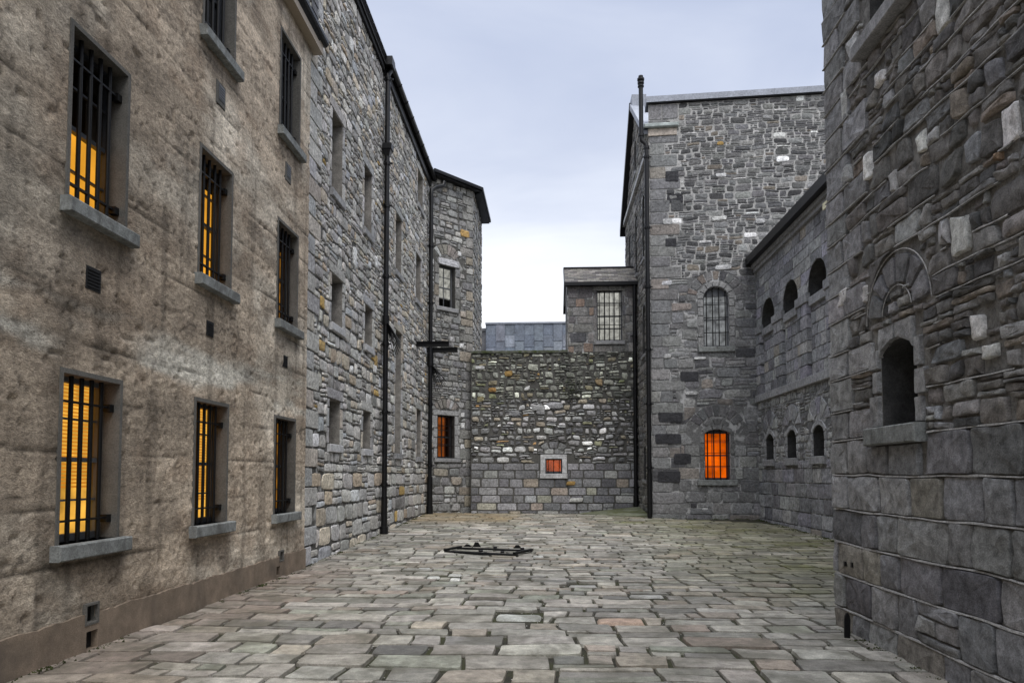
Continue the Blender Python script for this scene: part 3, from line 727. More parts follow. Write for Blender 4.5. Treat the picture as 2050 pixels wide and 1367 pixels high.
def downpipe(bld, pts, r, collars, name='downpipe', hopper=None, spikes=None, label=None):
    a = Acc(); a.tube(pts, r, 14)
    for (p, dz, rr) in collars: a.tube([(p[0], p[1], p[2]-dz), (p[0], p[1], p[2]+dz)], rr, 14)
    for (p, dz, rr) in collars:
        for sx, sy in ((1, 0), (0, 1)):
            if dz > .06 or p[2] > 12.5: continue
            q = rr*1.7; a.box(Fr(p, (1, 0, 0), (0, 1, 0)), -q if sx else -.012, q if sx else .012, -.018, .018, -q if sy else -.02, q if sy else .02)
    o = a.build(name, M['pipe'], bld)
    if label: o['label'] = label
    if hopper:
        (x, y, z, s) = hopper; h = Acc()
        t = s; V = []
        for zz, ss in ((z-.22, s*.45), (z-.05, s*.8), (z-.04, s), (z+.10, s*1.05)):
            V += [(x-ss, y-ss, zz), (x+ss, y-ss, zz), (x+ss, y+ss, zz), (x-ss, y+ss, zz)]
        F = [[0, 1, 2, 3], [12, 13, 14, 15]]
        for l in range(3):
            for k in range(4): F.append([l*4+k, l*4+(k+1) % 4, l*4+4+(k+1) % 4, l*4+4+k])
        h.add(np.array(V), np.array(F)); h.build('hopper', M['pipe'], o)
    if spikes:
        h = Acc(); (x, y, z, L, dx, dy) = spikes; rr = np.random.default_rng(3)
        for k in range(9):
            t = -.9+1.8*k/8; d = Vector((dx+.6*t*dy, dy-.6*t*dx, 0)).normalized()*L*(.22+.055*k)
            p = Vector((x, y, z)); q = p+d+Vector((.0, 0, -L*(.98-.045*k+.06*rr.random())))
            h.tube([p, p*.5+q*.5, q], [.015, .013, .009], 6)
        for f in (.35, .55):
            P = []
            for k in range(9):
                t = -.9+1.8*k/8; d = Vector((dx+.6*t*dy, dy-.6*t*dx, 0)).normalized()*L*(.22+.055*k)
                P.append(Vector((x, y, z))+(d+Vector((0, 0, -L*(1.0-.045*k))))*f)
            h.tube(P, .008, 6)
        h.tube([(x, y, z-.14), (x, y, z+.10)], r*1.35, 14)
        h.build('climbing_spikes', M['iron'], o)
    return o
x = XS+.14
downpipe(B2, [(XS+.2, 18.18, 12.66), (XS+.18, 18.16, 12.50), (XS+.13, 18.10, 12.36), (x, 18.10, 12.2), (x, 18.10, .12)], .068,
         [((x, 18.10, z), .05, .088) for z in (1.4, 3.3, 5.1, 6.9, 8.8, 9.95)]+[((x, 18.10, .6), .5, .082), ((x, 18.1, .2), .12, .11), ((x, 18.1, 12.25), .05, .085)], hopper=(x, 18.10, 10.35, .14), spikes=(x, 18.10, 5.75, 1.0, .95, -.3),
         label='black downpipe with hopper and a fan of climbing spikes')
x = XS+.17
downpipe(B2, [(XS+.55, 25.55, 12.62), (XS+.52, 25.5, 12.45), (XS+.30, 25.25, 12.3), (x, 25.02, 12.1), (x, 25.0, 11.9), (x, 25.0, .2)], .075,
         [((x, 25.0, z), .05, .095) for z in (2.0, 4.2, 7.9, 10.0)]+[((x, 25, 1.0), .6, .10), ((x, 25, .4), .15, .12), ((x, 25.0, 5.85), .25, .115)], spikes=(x, 25.0, 5.7, 1.05, 1, .1),
         label='black downpipe in the corner, crossed by two iron beams')
for (y, z) in ((23.0, 6.02), (25.18, 6.21)):
    a = Acc(); f = Fr((XS-.2, y, z), (1, 0, 0), (0, -1, 0))
    L = 1.33
    a.box(f, 0, L, -.085, -.060, -.06, .06); a.box(f, 0, L, .060, .085, -.06, .06); a.box(f, 0, L, -.06, .06, -.012, .012); a.box(f, L-.012, L+.002, -.087, .087, -.062, .062)
    a.build('iron_beam', M['iron'], B2)

# ------------------------------------------------------------------ octagonal stair tower
c45 = math.sqrt(.5); OX, OY = XS, 25.4; OW = 2.13
F3 = Fr((OX, OY, 0), (c45, c45, 0), (c45, -c45, 0))
B3 = thing('stair_tower', 'canted stone stair tower with low slate roof at the far left corner of the yard', 'tower')
XT, YT = OX+OW*c45, OY+OW*c45
F3b = Fr((XT, YT, 0), (0, 1, 0), (1, 0, 0))
PT = [((.26, .26, .255), 4), ((.21, .21, .21), 3), ((.32, .315, .30), 3), ((.30, .27, .23), 1.4), ((.16, .16, .16), 1), ((.34, .34, .34), 1)]
a = Acc(); SQ = []; hs = []; PT = [(tuple(v*1.25 for v in c), w) for c, w in PT]
hs += [('r', .26, 1.5, 7.80, 9.84), ('r', .26, 1.45, 2.10, 4.10)]
LQ = [rq(.40, 1.45, 9.56, 9.83)]
SQ += surround_q(.45, 1.25, 2.28, 3.88, .17, .2, .42)
DQ = []
for (za, zb, w_) in ((7.95, 8.35, .2), (8.35, 8.8, .25), (8.8, 9.2, .2), (9.2, 9.56, .24)):
    DQ += [rq(.50-w_, .497, za, zb), rq(1.253, 1.26+w_, za, zb)]
zq = 0.; k = 0
while zq < 12.8:
    h = RNG.uniform(.28, .45); w = (.62, .38)[k % 2]; w *= RNG.uniform(.85, 1.1)
    if not (7.7 < zq+h and zq < 9.9 and w > .55): DQ.append(rq(OW-w, OW, zq, zq+h)); hs.append(('r', OW-w, OW+.1, zq, zq+h))
    zq += h; k += 1
vqs = [ringq(.86, 9.55, .42, .85, -50, 50, 6, .3), ringq(.85, 3.75, .40, .78, -50, 50, 6, .3)]
hs += [('d', .86, 9.55, .86), ('d', .85, 3.75, .79)]
z1c = cells(0, OW, 0, 2.1, (.30, .36), (.42, .75), .08, .3); z2c = cells(0, OW, 2.1, 12.9, (.20, .30), (.22, .55), .5, .45)
for z in (z1c, z2c): stones(a, F3, z, pick(PT, len(z), .15), joint=.018, H=.02, Hv=.012, bulge=.012, irr=.08, cj=.22, warp=(.03, 2.2), holes=hs, rough=.016, K=12, e=5)
stones(a, F3, DQ, pick([((.27, .265, .25), 3), ((.30, .27, .22), 1.2), ((.22, .22, .22), 1)], len(DQ), .12), e=9, joint=.014, H=.022, Hv=.004, bulge=.006, rough=.010, irr=.03, cj=.06)
stones(a, F3, SQ, np.tile([.36, .36, .36], (len(SQ), 1)), e=12, joint=.010, H=.026, Hv=.002, bulge=.004, rough=.006, irr=.02, cj=.03)
stones(a, F3, LQ, [(.52, .52, .54)], e=10, joint=.01, H=.06, Hv=0, bulge=.01, rough=.02, irr=.1, cj=.05)
for vq in vqs: vstones(a, F3, vq, pick([((.25, .235, .21), 3), ((.30, .27, .25), 1), ((.4, .4, .4), .6)], len(vq[1]), .12), e=8, joint=.016, H=.022, Hv=.004, bulge=.006, rough=.01, irr=.05, cj=.1,
       holes=[('r', .36, 1.5, 9.56, 9.84), ('r', .24, 1.5, 3.88, 4.09), ('r', .28, 1.42, 7.8, 9.56), ('r', .28, 1.42, 2.2, 3.9)])
for (u, z) in ((1.62, 3.95), (1.62, 3.55), (1.6, 2.75), (.12, 3.0), (1.55, 6.6), (.12, 9.6), (1.42, 10.15)):
    stones(a, F3, [rq(u-.12, u+.14, z-.13, z+.13)], [(.72, .72, .72)], e=5, K=12, H=.034, bulge=.012, rough=.02, irr=.15, cj=.2)
stones(a, F3, [rq(1.45, 1.95, 10.85, 11.15)], [(.46, .30, .12)], e=7, K=12, H=.034, bulge=.01, rough=.02)
z3 = cells(0, 3.5, 0, 12.9, (.25, .38), (.25, .55), .4, .4)
stones(a, F3b, z3, pick(PT, len(z3), .15), joint=.018, H=.02, Hv=.012, bulge=.012, irr=.08, cj=.2, warp=(.03, 2), rough=.016, K=12, e=5)
a.poly(F3, rq(0, OW, -.2, 12.95), holepts([(.50, 1.25, 7.97, 9.56, 0), (.45, 1.25, 2.28, 3.88, 0)]), 0, 0)
a.poly(F3b, rq(0, 3.5, -.2, 12.95), (), 0, 0)
a.add(np.array([(XT, YT+3.5, -.2), (XT, YT+3.5, 12.95), (XS-3, YT+3.5, 12.95), (XS-3, YT+3.5, -.2)]), np.array([0, 1, 2, 3]), 0)
a.add(np.array([(XS-3, OY, -.2), (XS-3, OY, 12.95), (XS-3, YT+3.5, 12.95), (XS-3, YT+3.5, -.2)]), np.array([0, 1, 2, 3]), 0)
a.build('wall', [M['mortar_left'], M['stone']], B3)
window(B3, F3, .50, 1.25, 7.97, 9.56, depth=.22, kind='curtain', frame_m='timber_grey', nz=4, nu=2, reveal='reveal_dark', sill=(.36, 1.38, 7.82, 7.97, .08), sill_m='dressed', behind=(8.38, 9.6), label='sash window with cream blind half drawn')
window(B3, F3, .45, 1.25, 2.28, 3.88, depth=.26, kind='lit', glow='rust', frame_m='timber', nz=3, reveal='reveal_dark', sill=(.3, 1.5, 2.14, 2.28, .08), sill_m='dressed',
       bars=dict(n=5, h=-.08, r=.014, z=(2.75, 3.1, 3.5)), label='window glowing dull orange behind black bars')
# roof: eaves ring + hipped slopes
a = Acc(); ov = .32
e0 = np.array([XS+.02, OY-.30, 12.86]); nrm = np.array([c45, -c45, 0])*ov
p0 = np.array([OX, OY, 12.9])+nrm; p1 = np.array([XT, YT, 12.9])+nrm*1.0+np.array([.05, .12, 0]); p2 = np.array([XT+ov, YT+.2, 12.9]); p3 = np.array([XT+ov, YT+3.5, 12.9])
ap0 = np.array([XS-2.2, OY+1.6, 14.2]); ap1 = np.array([XT-1.5, YT+2.2, 14.4])
E_ = [p0, (p1*.5+p2*.5), p3]
def slope(acc, A, B, C, D, mi=0):
    A, B, C, D = map(np.array, (A, B, C, D)); u = (B-A)/np.linalg.norm(B-A); up = (D-A)-np.dot(D-A, u)*u; L = np.linalg.norm(up); up /= L; n = np.cross(u, up)
    if n[2] < 0: n = -n
    ph = .2; k = int(L/ph)
    for i in range(k):
        t0, t1 = i/k, (i+1)/k
        a0 = A+(D-A)*t0; b0 = B+(C-B)*t0; a1 = A+(D-A)*t1; b1 = B+(C-B)*t1; W = np.linalg.norm(b0-a0); m = max(1, int(W/.28)); off = .5*(i % 2)
        ts = np.clip((np.arange(m+2)-off)/m, 0, 1)
        for j in range(m+1):
            s0, s1 = ts[j], ts[j+1]
            if s1-s0 < .01: continue
            P = [a0+(b0-a0)*s0+n*.022, a0+(b0-a0)*(s1-.01/W)+n*.022, a1+(b1-a1)*(s1-.01/W)+n*.006, a1+(b1-a1)*s0+n*.006]
            acc.add(np.array(P), np.array([0, 1, 2, 3]), mi, pick([((.05, .05, .055), 2), ((.075, .075, .08), 1), ((.04, .04, .042), 1)], 1, .2)[0])
    acc.add(np.array([A, B, C, D]), np.array([0, 1, 2, 3]), 1)
slope(a, E_[0], E_[1], ap1, ap0); slope(a, E_[1], E_[2], ap1+np.array([0, 1.5, 0]), ap1)
a.build('roof', [M['slate'], M['slate_base']], B3)
a = Acc()
for A_, B_ in ((E_[0], E_[1]), (E_[1], E_[2])):
    d = (B_-A_); L = np.linalg.norm(d); d /= L; nn = np.array([d[1], -d[0], 0]); f = Fr(A_, d, nn)
    a.box(f, -.03, L+.03, -.12, .03, -.34, .03)
    a.box(f, -.03, L+.03, -.07, .045, .031, .10)
a.build('gutter', M['pipe'], B3)

# ------------------------------------------------------------------ back boundary wall
F4 = Fr((0, YB, 0), (1, 0, 0), (0, -1, 0))
B4 = thing('boundary_wall', 'dark rubble wall with mossy flat coping closing the far end of the yard', 'wall')
PB = [((.15, .15, .15), 4), ((.11, .11, .11), 3.5), ((.20, .20, .195), 3), ((.07, .07, .072), 2.5), ((.17, .15, .12), 1.3), ((.27, .27, .27), 1.3), ((.55, .55, .54), .5), ((.30, .19, .09), .12), ((.16, .165, .11), .6)]
PA = [((.15, .15, .155), 4), ((.12, .12, .125), 3), ((.18, .18, .175), 2), ((.085, .085, .09), 1.5), ((.19, .165, .14), 1), ((.17, .165, .14), .5)]
PB = [(tuple(v*2.3 for v in c), w) for c, w in PB]; PA = [(tuple(v*2.0 for v in c), w) for c, w in PA]
a = Acc(); XW0, XW1 = XT-.02, 3.45
hs = [('r', -.28, .78, 1.50, 2.45), ('d', .25, 2.15, .82), ('r', -.62, -.3, 4.95, 5.2)]
vq = ringq(.25, 2.15, .50, .80, -42, 42, 3, .2)
z1c = cells(XW0, XW1, 0, 2.1, (.28, .34), (.40, .85), .06, .3); z2c = cells(XW0, XW1, 2.1, 2.5, (.2, .25), (.3, .7), .2, .3); z3c = cells(XW0, XW1, 2.5, 6.3, (.18, .32), (.18, .50), .55, .45)
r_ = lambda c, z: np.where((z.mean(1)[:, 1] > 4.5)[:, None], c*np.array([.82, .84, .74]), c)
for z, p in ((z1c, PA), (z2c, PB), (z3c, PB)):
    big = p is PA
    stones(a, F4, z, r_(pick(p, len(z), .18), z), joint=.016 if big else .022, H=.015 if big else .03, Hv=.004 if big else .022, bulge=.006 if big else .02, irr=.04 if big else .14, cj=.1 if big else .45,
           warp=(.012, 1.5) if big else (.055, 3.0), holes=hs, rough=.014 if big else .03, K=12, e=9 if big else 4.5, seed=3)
vstones(a, F4, vq, pick([((.2, .2, .2), 3), ((.26, .26, .26), 1)], 3, .12), e=8, joint=.018, H=.03, Hv=.004, bulge=.01, rough=.015, irr=.06, cj=.12)
z4 = cells(-.55, .95, 2.45, 2.66, (.1, .2), (.2, .4), .5, .4); stones(a, F4, z4, pick(PB, len(z4), .2), joint=.018, H=.02, bulge=.01, rough=.02)
for (u, z, c, w, h) in ((-2.1, 4.9, (.33, .19, .07), .2, .12), (-1.45, 5.5, (.34, .22, .08), .2, .14), (1.95, 5.15, (.33, .25, .15), .18, .16), (-2.5, 4.55, (.32, .28, .16), .2, .16), (.9, 1.35, (.34, .22, .08), .2, .1),
                        (-.75, 4.95, (.7, .7, .68), .14, .12), (.3, 4.3, (.3, .3, .31), .35, .14), (-.3, 4.2, (.33, .33, .33), .3, .13), (-1.25, 4.0, (.28, .28, .29), .28, .15), (2.6, 5.1, (.6, .6, .58), .08, .07), (1.1, .72, (.5, .5, .48), .3, .1), (-2.55, 5.75, (.5, .5, .5), .2, .08)):
    stones(a, F4, [rq(u-w, u+w, z-h, z+h)], [c], e=4, K=14, joint=.01, H=.052, bulge=.02, rough=.02, irr=.15, cj=.4)
wh = [(-.06, .57, 1.71, 2.27, 0.)]
a.poly(F4, rq(XW0, XW1, -.3, 6.3), holepts(wh), 0, 0)
a.box(Fr((0, YB+1.3, 0), (1, 0, 0), (0, -1, 0)), XW0, XW1, -.3, 6.3, -.2, .1, 0)
a.add(np.array([(XW0, YB, 6.3), (XW1, YB, 6.3), (XW1, YB+1.3, 6.3), (XW0, YB+1.3, 6.3)]), np.array([0, 1, 2, 3]), 0)
a.build('wall', [M['mortar_dark'], M['stone']], B4)
w, _ = window(B4, F4, -.06, .57, 1.71, 2.27, depth=.13, kind='lit', glow='flame', frame_m='timber', nu=2, nz=1, reveal='dressed', meet=1.78, room=.6,
           bars=dict(n=3, h=-.06, r=.014, z=()), label='small square window glowing red orange in a pale stone frame')
a = Acc(); a.bbox(F4, -.25, -.062, 1.712, 2.268, -.02, .05); a.bbox(F4, .572, .75, 1.712, 2.268, -.02, .05); a.bbox(F4, -.25, .75, 2.27, 2.43, -.02, .052); a.bbox(F4, -.27, .77, 1.53, 1.71, -.1, .075)
a.build('stone_frame', M['sill_light'], w)
a = Acc()
Q = cells(XW0, .80, 0, 1.0, (1.0, 1.0), (.5, .9)); CF = Fr((0, YB-.07, 6.3), (1, 0, 0), (0, 0, 1), (0, 1, 0))
for q in Q:
    u0, u1 = q[0][0]+.004, q[1][0]-.004; dz = RNG.uniform(-.01, .01); a.bbox(CF, u0, u1, RNG.uniform(-.02, .01), .7, .002, .10+dz, 0)
a.build('coping', rock('coping_stone', (.12, .125, .105), sc=8, stain=((.05, .065, .02), 3, .45, .6, .9)), B4)
# tuft of moss and a hole in the rubble
tuft = Acc()
for k in range(260):
    cx_, cz_ = .95+RNG.normal(0, .16), 4.9+RNG.normal(0, .22); s = RNG.uniform(.015, .045)
    d = RNG.normal(0, 1, 3); d /= np.linalg.norm(d); e2 = np.cross(d, (0, 0, 1)); 
    p = np.array([cx_, YB-.04-RNG.random()*.06, cz_])
    tuft.add(np.array([p-e2*s, p+d*s, p+e2*s, p-d*s*.3]), np.array([0, 1, 2, 3]))
tuft.build('moss_tuft', M['moss'], B4)

# ------------------------------------------------------------------ annex over the wall
B5 = thing('slate_roofed_annex', 'small stone annex with slate roof and barred window perched on the far wall', 'annex')
a = Acc(); hs = [('r', 1.80, 2.98, 6.56, 8.69)]
z = cells(.80, 3.45, 6.3, 8.9, (.28, .40), (.38, .75), .1, .3)
PX = [((.22, .215, .205), 4), ((.18, .17, .17), 3), ((.28, .27, .255), 2), ((.25, .19, .155), .8), ((.13, .13, .14), 1)]
stones(a, F4, z, pick(PX, len(z), .15), joint=.014, H=.018, Hv=.004, bulge=.006, irr=.03, cj=.08, warp=(.012, 1.2), holes=hs, rough=.012, K=12, e=9)
SQ = surround_q(1.91, 2.86, 6.74, 8.67, .10, .06, .45); stones(a, F4, SQ, pick(PX, len(SQ), .1), e=12, joint=.01, H=.02, bulge=.002, rough=.006, irr=.02, cj=.03, Hv=.003)
a.poly(F4, rq(.78, 3.45, 6.31, 8.95), holepts([(1.91, 2.86, 6.74, 8.67, 0)]), 0, 0)
a.add(np.array([(.78, YB, 6.3), (.78, YB, 8.9), (.78, YB+1.1, 9.72), (.78, YB+2.3, 8.9), (.78, YB+2.3, 6.3)]), np.array([0, 1, 2, 3, 4]), 0)
a.add(np.array([(.78, YB+2.3, 6.3), (.78, YB+2.3, 8.9), (3.4, YB+2.3, 8.9), (3.4, YB+2.3, 6.3)]), np.array([0, 1, 2, 3]), 0)
a.build('wall', [M['mortar_mid'], M['stone']], B5)
window(B5, F4, 1.91, 2.86, 6.74, 8.67, depth=.14, kind='curtain', frame_m='timber_grey', nu=3, nz=4, reveal='reveal_dark', sill=(1.80, 2.97, 6.60, 6.74, .08), sill_m='dressed',
       bars=dict(n=5, h=-.02, r=.016, z=(7.22, 7.36, 7.70, 8.10, 8.20)), label='curtained window behind a black iron grille')
a = Acc(); k = math.hypot(1.25, .88)
RF = Fr((0, YB-.18, 8.97), (1, 0, 0), (0, -.88/k, 1.25/k), (0, 1.25/k, .88/k)); PS = [((.17, .155, .135), 3), ((.22, .205, .18), 2), ((.11, .10, .095), 2), ((.26, .24, .22), .7)]
slates(a, RF, .70, 3.44, k, .24, .165, pal=PS, mi=0); a.box(RF, .70, 3.44, -.03, k, -.06, .005, 1)
RB = Fr((0, YB-.18+2.5, 8.97), (1, 0, 0), (0, .88/k, 1.25/k), (0, -1.25/k, .88/k)); slates(a, RB, .70, 3.44, k, .24, .165, pal=PS); a.box(RB, .70, 3.44, -.8, k, -.06, .005, 1)
a.box(Fr((0, YB+1.07, 9.85), (1, 0, 0), (0, -1, 0)), .68, 3.44, -.03, .045, -.08, .08, 1)
a.build('roof', [M['slate'], M['slate_base']], B5)
a = Acc(); a.box(F4, .68, 3.44, 8.83, 8.96, .0, .26); a.box(F4, .66, .70, 8.1, 8.97, -.02, .05)
a.add(np.array([(.70, YB-.15, 8.86), (.70, YB+1.07, 9.74), (.70, YB+1.07, 9.90), (.70, YB-.15, 9.0), (.66, YB-.15, 8.86), (.66, YB+1.07, 9.74), (.66, YB+1.07, 9.90), (.66, YB-.15, 9.0)]), np.array([[0, 1, 2, 3], [4, 5, 6, 7], [0, 4, 7, 3], [3, 7, 6, 2]]))
a.build('gutter', M['pipe'], B5)
downpipe(B5, [(3.32, YB-.15, 8.9), (3.32, YB-.10, .47)], .075, [((3.32, YB-.11, z), .04, .095) for z in (1.2, 3.0, 4.9, 6.9)]+[((3.32, YB-.1, .7), .2, .10)])

# ------------------------------------------------------------------ zinc-clad building beyond
B6 = thing('zinc_clad_building', 'blue grey metal clad block showing above the far wall', 'building')
a = Acc(); F6 = Fr((0, 42, 0), (1, 0, 0), (0, -1, 0))
x = -3.68; k = 0; ZP = [((.19, .215, .26), 3), ((.16, .185, .235), 2), ((.23, .25, .29), 2)]
while x < 5.5:
    w = .56 if k % 2 else .60; zt = 10.80
    edges = ([0, 9.75, zt] if k % 2 else [0, 9.38, 10.12, zt])
    for i in range(len(edges)-1):
        a.bbox(F6, x+.012, x+w-.012, edges[i]+.01, edges[i+1]-.01, -.02, .02+.02*(i % 2)+.015*(k % 2), 0, pick(ZP, 1, .12)[0], .006)
    a.box(F6, x-.012, x+.012, 8.5, zt, .0, .062, 0, (.13, .15, .19)); x += w; k += 1
a.box(F6, -3.68, 5.5, 0, 10.8, -6, -.001, 0, (.15, .17, .2)); a.build('cladding', M['zinc'], B6)
a = Acc(); a.box(F6, -3.72, 5.5, 10.80, 10.90, -6, .09); a.build('roof_edge', M['lead'], B6)
a = Acc(); a.box(F6, -7.5, -3.73, 0, 10.45, -5, -.3, 0); a.box(F6, -7.5, -3.73, 10.452, 10.62, -5, -.24, 0); a.build('side_block', rock('side_block', (.17, .17, .18), sc=3), B6)

# ------------------------------------------------------------------ gabled tower block (right, far)
ta = rad(-4); B7 = thing('gabled_tower_block', 'high square rubble block with white pointing, arched windows and lead coping at the far right', 'building')
F7 = Fr((3.45, 23.3, 0), (math.cos(ta), math.sin(ta), 0), (math.sin(ta), -math.cos(ta), 0))
PR = [((.17, .17, .17), 4), ((.14, .14, .145), 3), ((.21, .21, .205), 2.5), ((.07, .07, .072), 1.6), ((.10, .10, .10), 1.6), ((.20, .175, .15), .8), ((.26, .26, .26), .8), ((.70, .70, .69), .2)]
PQ = [((.19, .19, .19), 4), ((.165, .165, .17), 3), ((.22, .22, .215), 2), ((.08, .08, .085), .9), ((.2, .18, .165), .5)]
PQ = [(tuple(v*1.18 for v in c), w) for c, w in PQ]; PR = [(tuple(min(.8, v*1.1) for v in c), w) for c, w in PR]
a = Acc(); S1 = 6.6; TOP = 14.15
WA = (1.73, 2.54, 5.87, 7.86, .405); WB = (1.71, 2.52, 1.50, 3.14, .13)
hs = [('r', 1.53, 2.74, 5.68, 7.46), ('d', 2.135, 7.46, .93), ('r', 1.55, 2.68, 1.28, 3.2), ('d', 2.115, 2.98, 1.0)]
DQ = []
k = 0; z = 0.
qz = []
while z < TOP-.05:
    h = RNG.uniform(.33, .42) if z < 12.4 else .4
    if TOP-z-h < .2: h = TOP-z
    w = (1.0, .62)[k % 2]*RNG.uniform(.85, 1.15)
    if z > 3.5 or True:
        m = w*RNG.uniform(.35, .65)
        if RNG.random() < .5 and w > .7: DQ += [rq(0, m, z, z+h), rq(m, w, z, z+h)]
        else: DQ.append(rq(0, w, z, z+h))
        hs.append(('r', -.2, w, z, z+h))
    z += h; k += 1
zA = cells(0, 3.6, 0, 3.9, (.32, .40), (.5, 1.0), .08, .3); zA2 = cells(0, 3.6, 3.9, 8.2, (.26, .36), (.35, .9), .4, .4); zB = cells(0, S1, 8.2, TOP, (.16, .25), (.22, .55), .62, .35)
zA2b = cells(3.4, S1, 7.6, 8.2, (.2, .3), (.35, .7), .4, .3)
for z, p, big in ((zA, PQ, 1), (zA2, PQ, .5), (zA2b, PQ, .5), (zB, PR, 0)):
    stones(a, F7, z, pick(p, len(z), .15), joint=.012 if big else .009, H=.012, Hv=.008, bulge=.008, irr=.03 if big == 1 else .06, cj=.07 if big == 1 else .30, warp=(.012, 1.5) if big == 1 else (.045, 2.6),
           holes=hs, rough=.012, K=12, e=9 if big == 1 else 5, seed=6)
stones(a, F7, DQ, pick(PQ, len(DQ), .12), e=10, joint=.014, H=.018, Hv=.003, bulge=.004, irr=.02, cj=.05, rough=.010, holes=[('r', -.5, .98, 13.05, 13.45)])
vq = ringq(2.135, 7.46, .63, .95, -98, 98, 11, .35); vr = ringq(2.135, 7.46, .41, .60, -90, 90, 7)
jb = [rq(*q) for (z0, z1) in ((5.87, 6.2), (6.2, 6.55), (6.55, 6.9), (6.9, 7.2), (7.2, 7.46)) for q in ((1.54, 1.727, z0, z1), (2.543, 2.73, z0, z1))]
vstones(a, F7, vq, pick([((.17, .17, .17), 3), ((.20, .17, .15), 1.3), ((.08, .08, .085), 1.2)], len(vq[1]), .1), e=9, joint=.016, H=.018, Hv=.003, bulge=.004, irr=.03, cj=.06, rough=.01, holes=[('r', .9, 1.52, 6.6, 7.4), ('r', 2.75, 3.4, 6.6, 7.4)])
DK = dict(e=14, joint=.008, H=.034, Hv=.001, bulge=.002, irr=.01, cj=.02, rough=.006)
vstones(a, F7, vr, np.tile([.235, .235, .235], (7, 1)), **DK); stones(a, F7, jb, np.tile([.235, .235, .235], (len(jb), 1)), **DK)
vq = ringq(2.115, 2.98, .60, .99, -62, 62, 7, .25)
vstones(a, F7, vq, pick([((.14, .14, .145), 3), ((.11, .11, .115), 1)], len(vq[1]), .1), e=9, joint=.014, H=.018, Hv=.003, bulge=.004, irr=.03, cj=.06, rough=.01)
lun = ringq(2.115, 2.98, .27, .57, -55, 55, 3); vstones(a, F7, lun, np.tile([.13, .13, .13], (3, 1)), e=6, joint=.02, H=.014, rough=.012, irr=.1)
stones(a, F7, [rq(1.56, 1.706, z, z+.4) for z in (1.5, 1.9, 2.3, 2.7)]+[rq(2.524, 2.67, z, z+.4) for z in (1.5, 1.9, 2.3, 2.7)], pick([((.18, .18, .18), 1), ((.13, .13, .13), .5)], 8, .1), e=12, joint=.01, H=.02, Hv=.002, bulge=.002, rough=.008, irr=.02, cj=.03)
sv = ringq(2.115, 2.465, .68, .84, -37, 37, 3); vstones(a, F7, sv, np.tile([.17, .17, .17], (3, 1)), e=12, joint=.008, H=.036, Hv=.001, bulge=.002, irr=.01, cj=.02, rough=.006)
for (u, z, w, h, c) in ((4.35, 12.05, .28, .13, (.85, .85, .85)), (2.35, 11.6, .2, .08, (.6, .6, .6)), (2.3, 10.15, .28, .08, (.62, .62, .6)), (2.35, 12.7, .14, .09, (.33, .22, .08)), (.55, 8.05, .2, .1, (.5, .5, .52)), (1.3, 4.35, .22, .08, (.5, .5, .5)),
                        (1.6, 5.5, .22, .05, (.6, .6, .6)), (2.4, 8.5, .3, .1, (.5, .5, .5)), (1.15, .95, .1, .12, (.3, .3, .3)), (.55, 5.6, .16, .1, (.4, .4, .4)), (1.7, .55, .12, .05, (.5, .5, .5)), (.6, 10.1, .22, .12, (.45, .45, .45)), (3.6, 10.0, .18, .1, (.5, .5, .5))):
    stones(a, F7, [rq(u-w, u+w, z-h, z+h)], [c], e=4, K=14, joint=.01, H=.034, bulge=.008, rough=.01, irr=.15, cj=.4)
for (u, z, w, h) in ((.75, 11.65, .26, .22), (.85, 10.9, .3, .18), (.70, 9.4, .2, .16), (.62, 3.55, .42, .18), (.55, 2.85, .45, .18), (1.25, 4.9, .32, .18), (1.0, 2.2, .3, .18), (.55, 1.6, .4, .2)):
    stones(a, F7, [rq(u-w, u+w, z-h, z+h)], [(.045, .045, .05)], e=10, K=12, joint=.01, H=.026, bulge=.004, rough=.012, irr=.05, cj=.1)
a.poly(F7, rq(0, S1, -.3, 8.2), holepts([WA, WB]), 2, 0); a.poly(F7, rq(0, S1, 8.2, TOP), (), 0, 0)
# side face with gable
F7s = Fr((3.45, 23.3, 0), (0, 1, 0), (-1, 0, 0)); GAB = [(0, -.3), (7.0, -.3), (7.0, 12.5), (3.5, 15.95), (0, 13.2)]
sw = [(1.15, 1.85, 5.9, 7.7, .34), (1.2, 1.8, 1.5, 2.7, .15), (1.35, 1.65, 3.35, 3.6, .1), (3.1, 3.7, 9.3, 11.6, .3), (5.2, 5.8, 9.3, 11.6, .3), (1.1, 1.7, 9.3, 11.6, .3), (3.2, 3.8, 13.3, 14.6, .3)]
a.poly(F7s, GAB, holepts(sw), 2, 0)
z = cells(0, 7.0, 0, 16, (.25, .36), (.3, .7), .4, .4)
ga = lambda u, zz: (zz < np.where(u < 3.5, 13.1+u*.785, 15.9-(u-3.5)*.985)-.12)
stones(a, F7s, z, pick([((.19, .18, .17), 3), ((.24, .23, .21), 3), ((.15, .15, .15), 2), ((.28, .27, .25), 1)], len(z), .15), joint=.018, H=.02, Hv=.01, bulge=.01, irr=.08, cj=.2, warp=(.03, 2), rough=.014, clip=ga, holes=[('r', s[0]-.02, s[1]+.02, s[2]-.02, s[3]+.02) for s in sw], seed=2)
P1 = F7.p(S1, 0, 0)
a.add(np.array([(P1[0], P1[1], -.3), (P1[0], P1[1], TOP), (P1[0], 30.3, TOP), (P1[0], 30.3, -.3)]), np.array([0, 1, 2, 3]), 0)
a.add(np.array([(3.45, 30.3, -.3), (3.45, 30.3, 12.5), (P1[0], 30.3, 12.5), (P1[0], 30.3, -.3)]), np.array([0, 1, 2, 3]), 0)
a.build('wall', [M['mortar_pale'], M['stone'], M['mortar_mid']], B7)
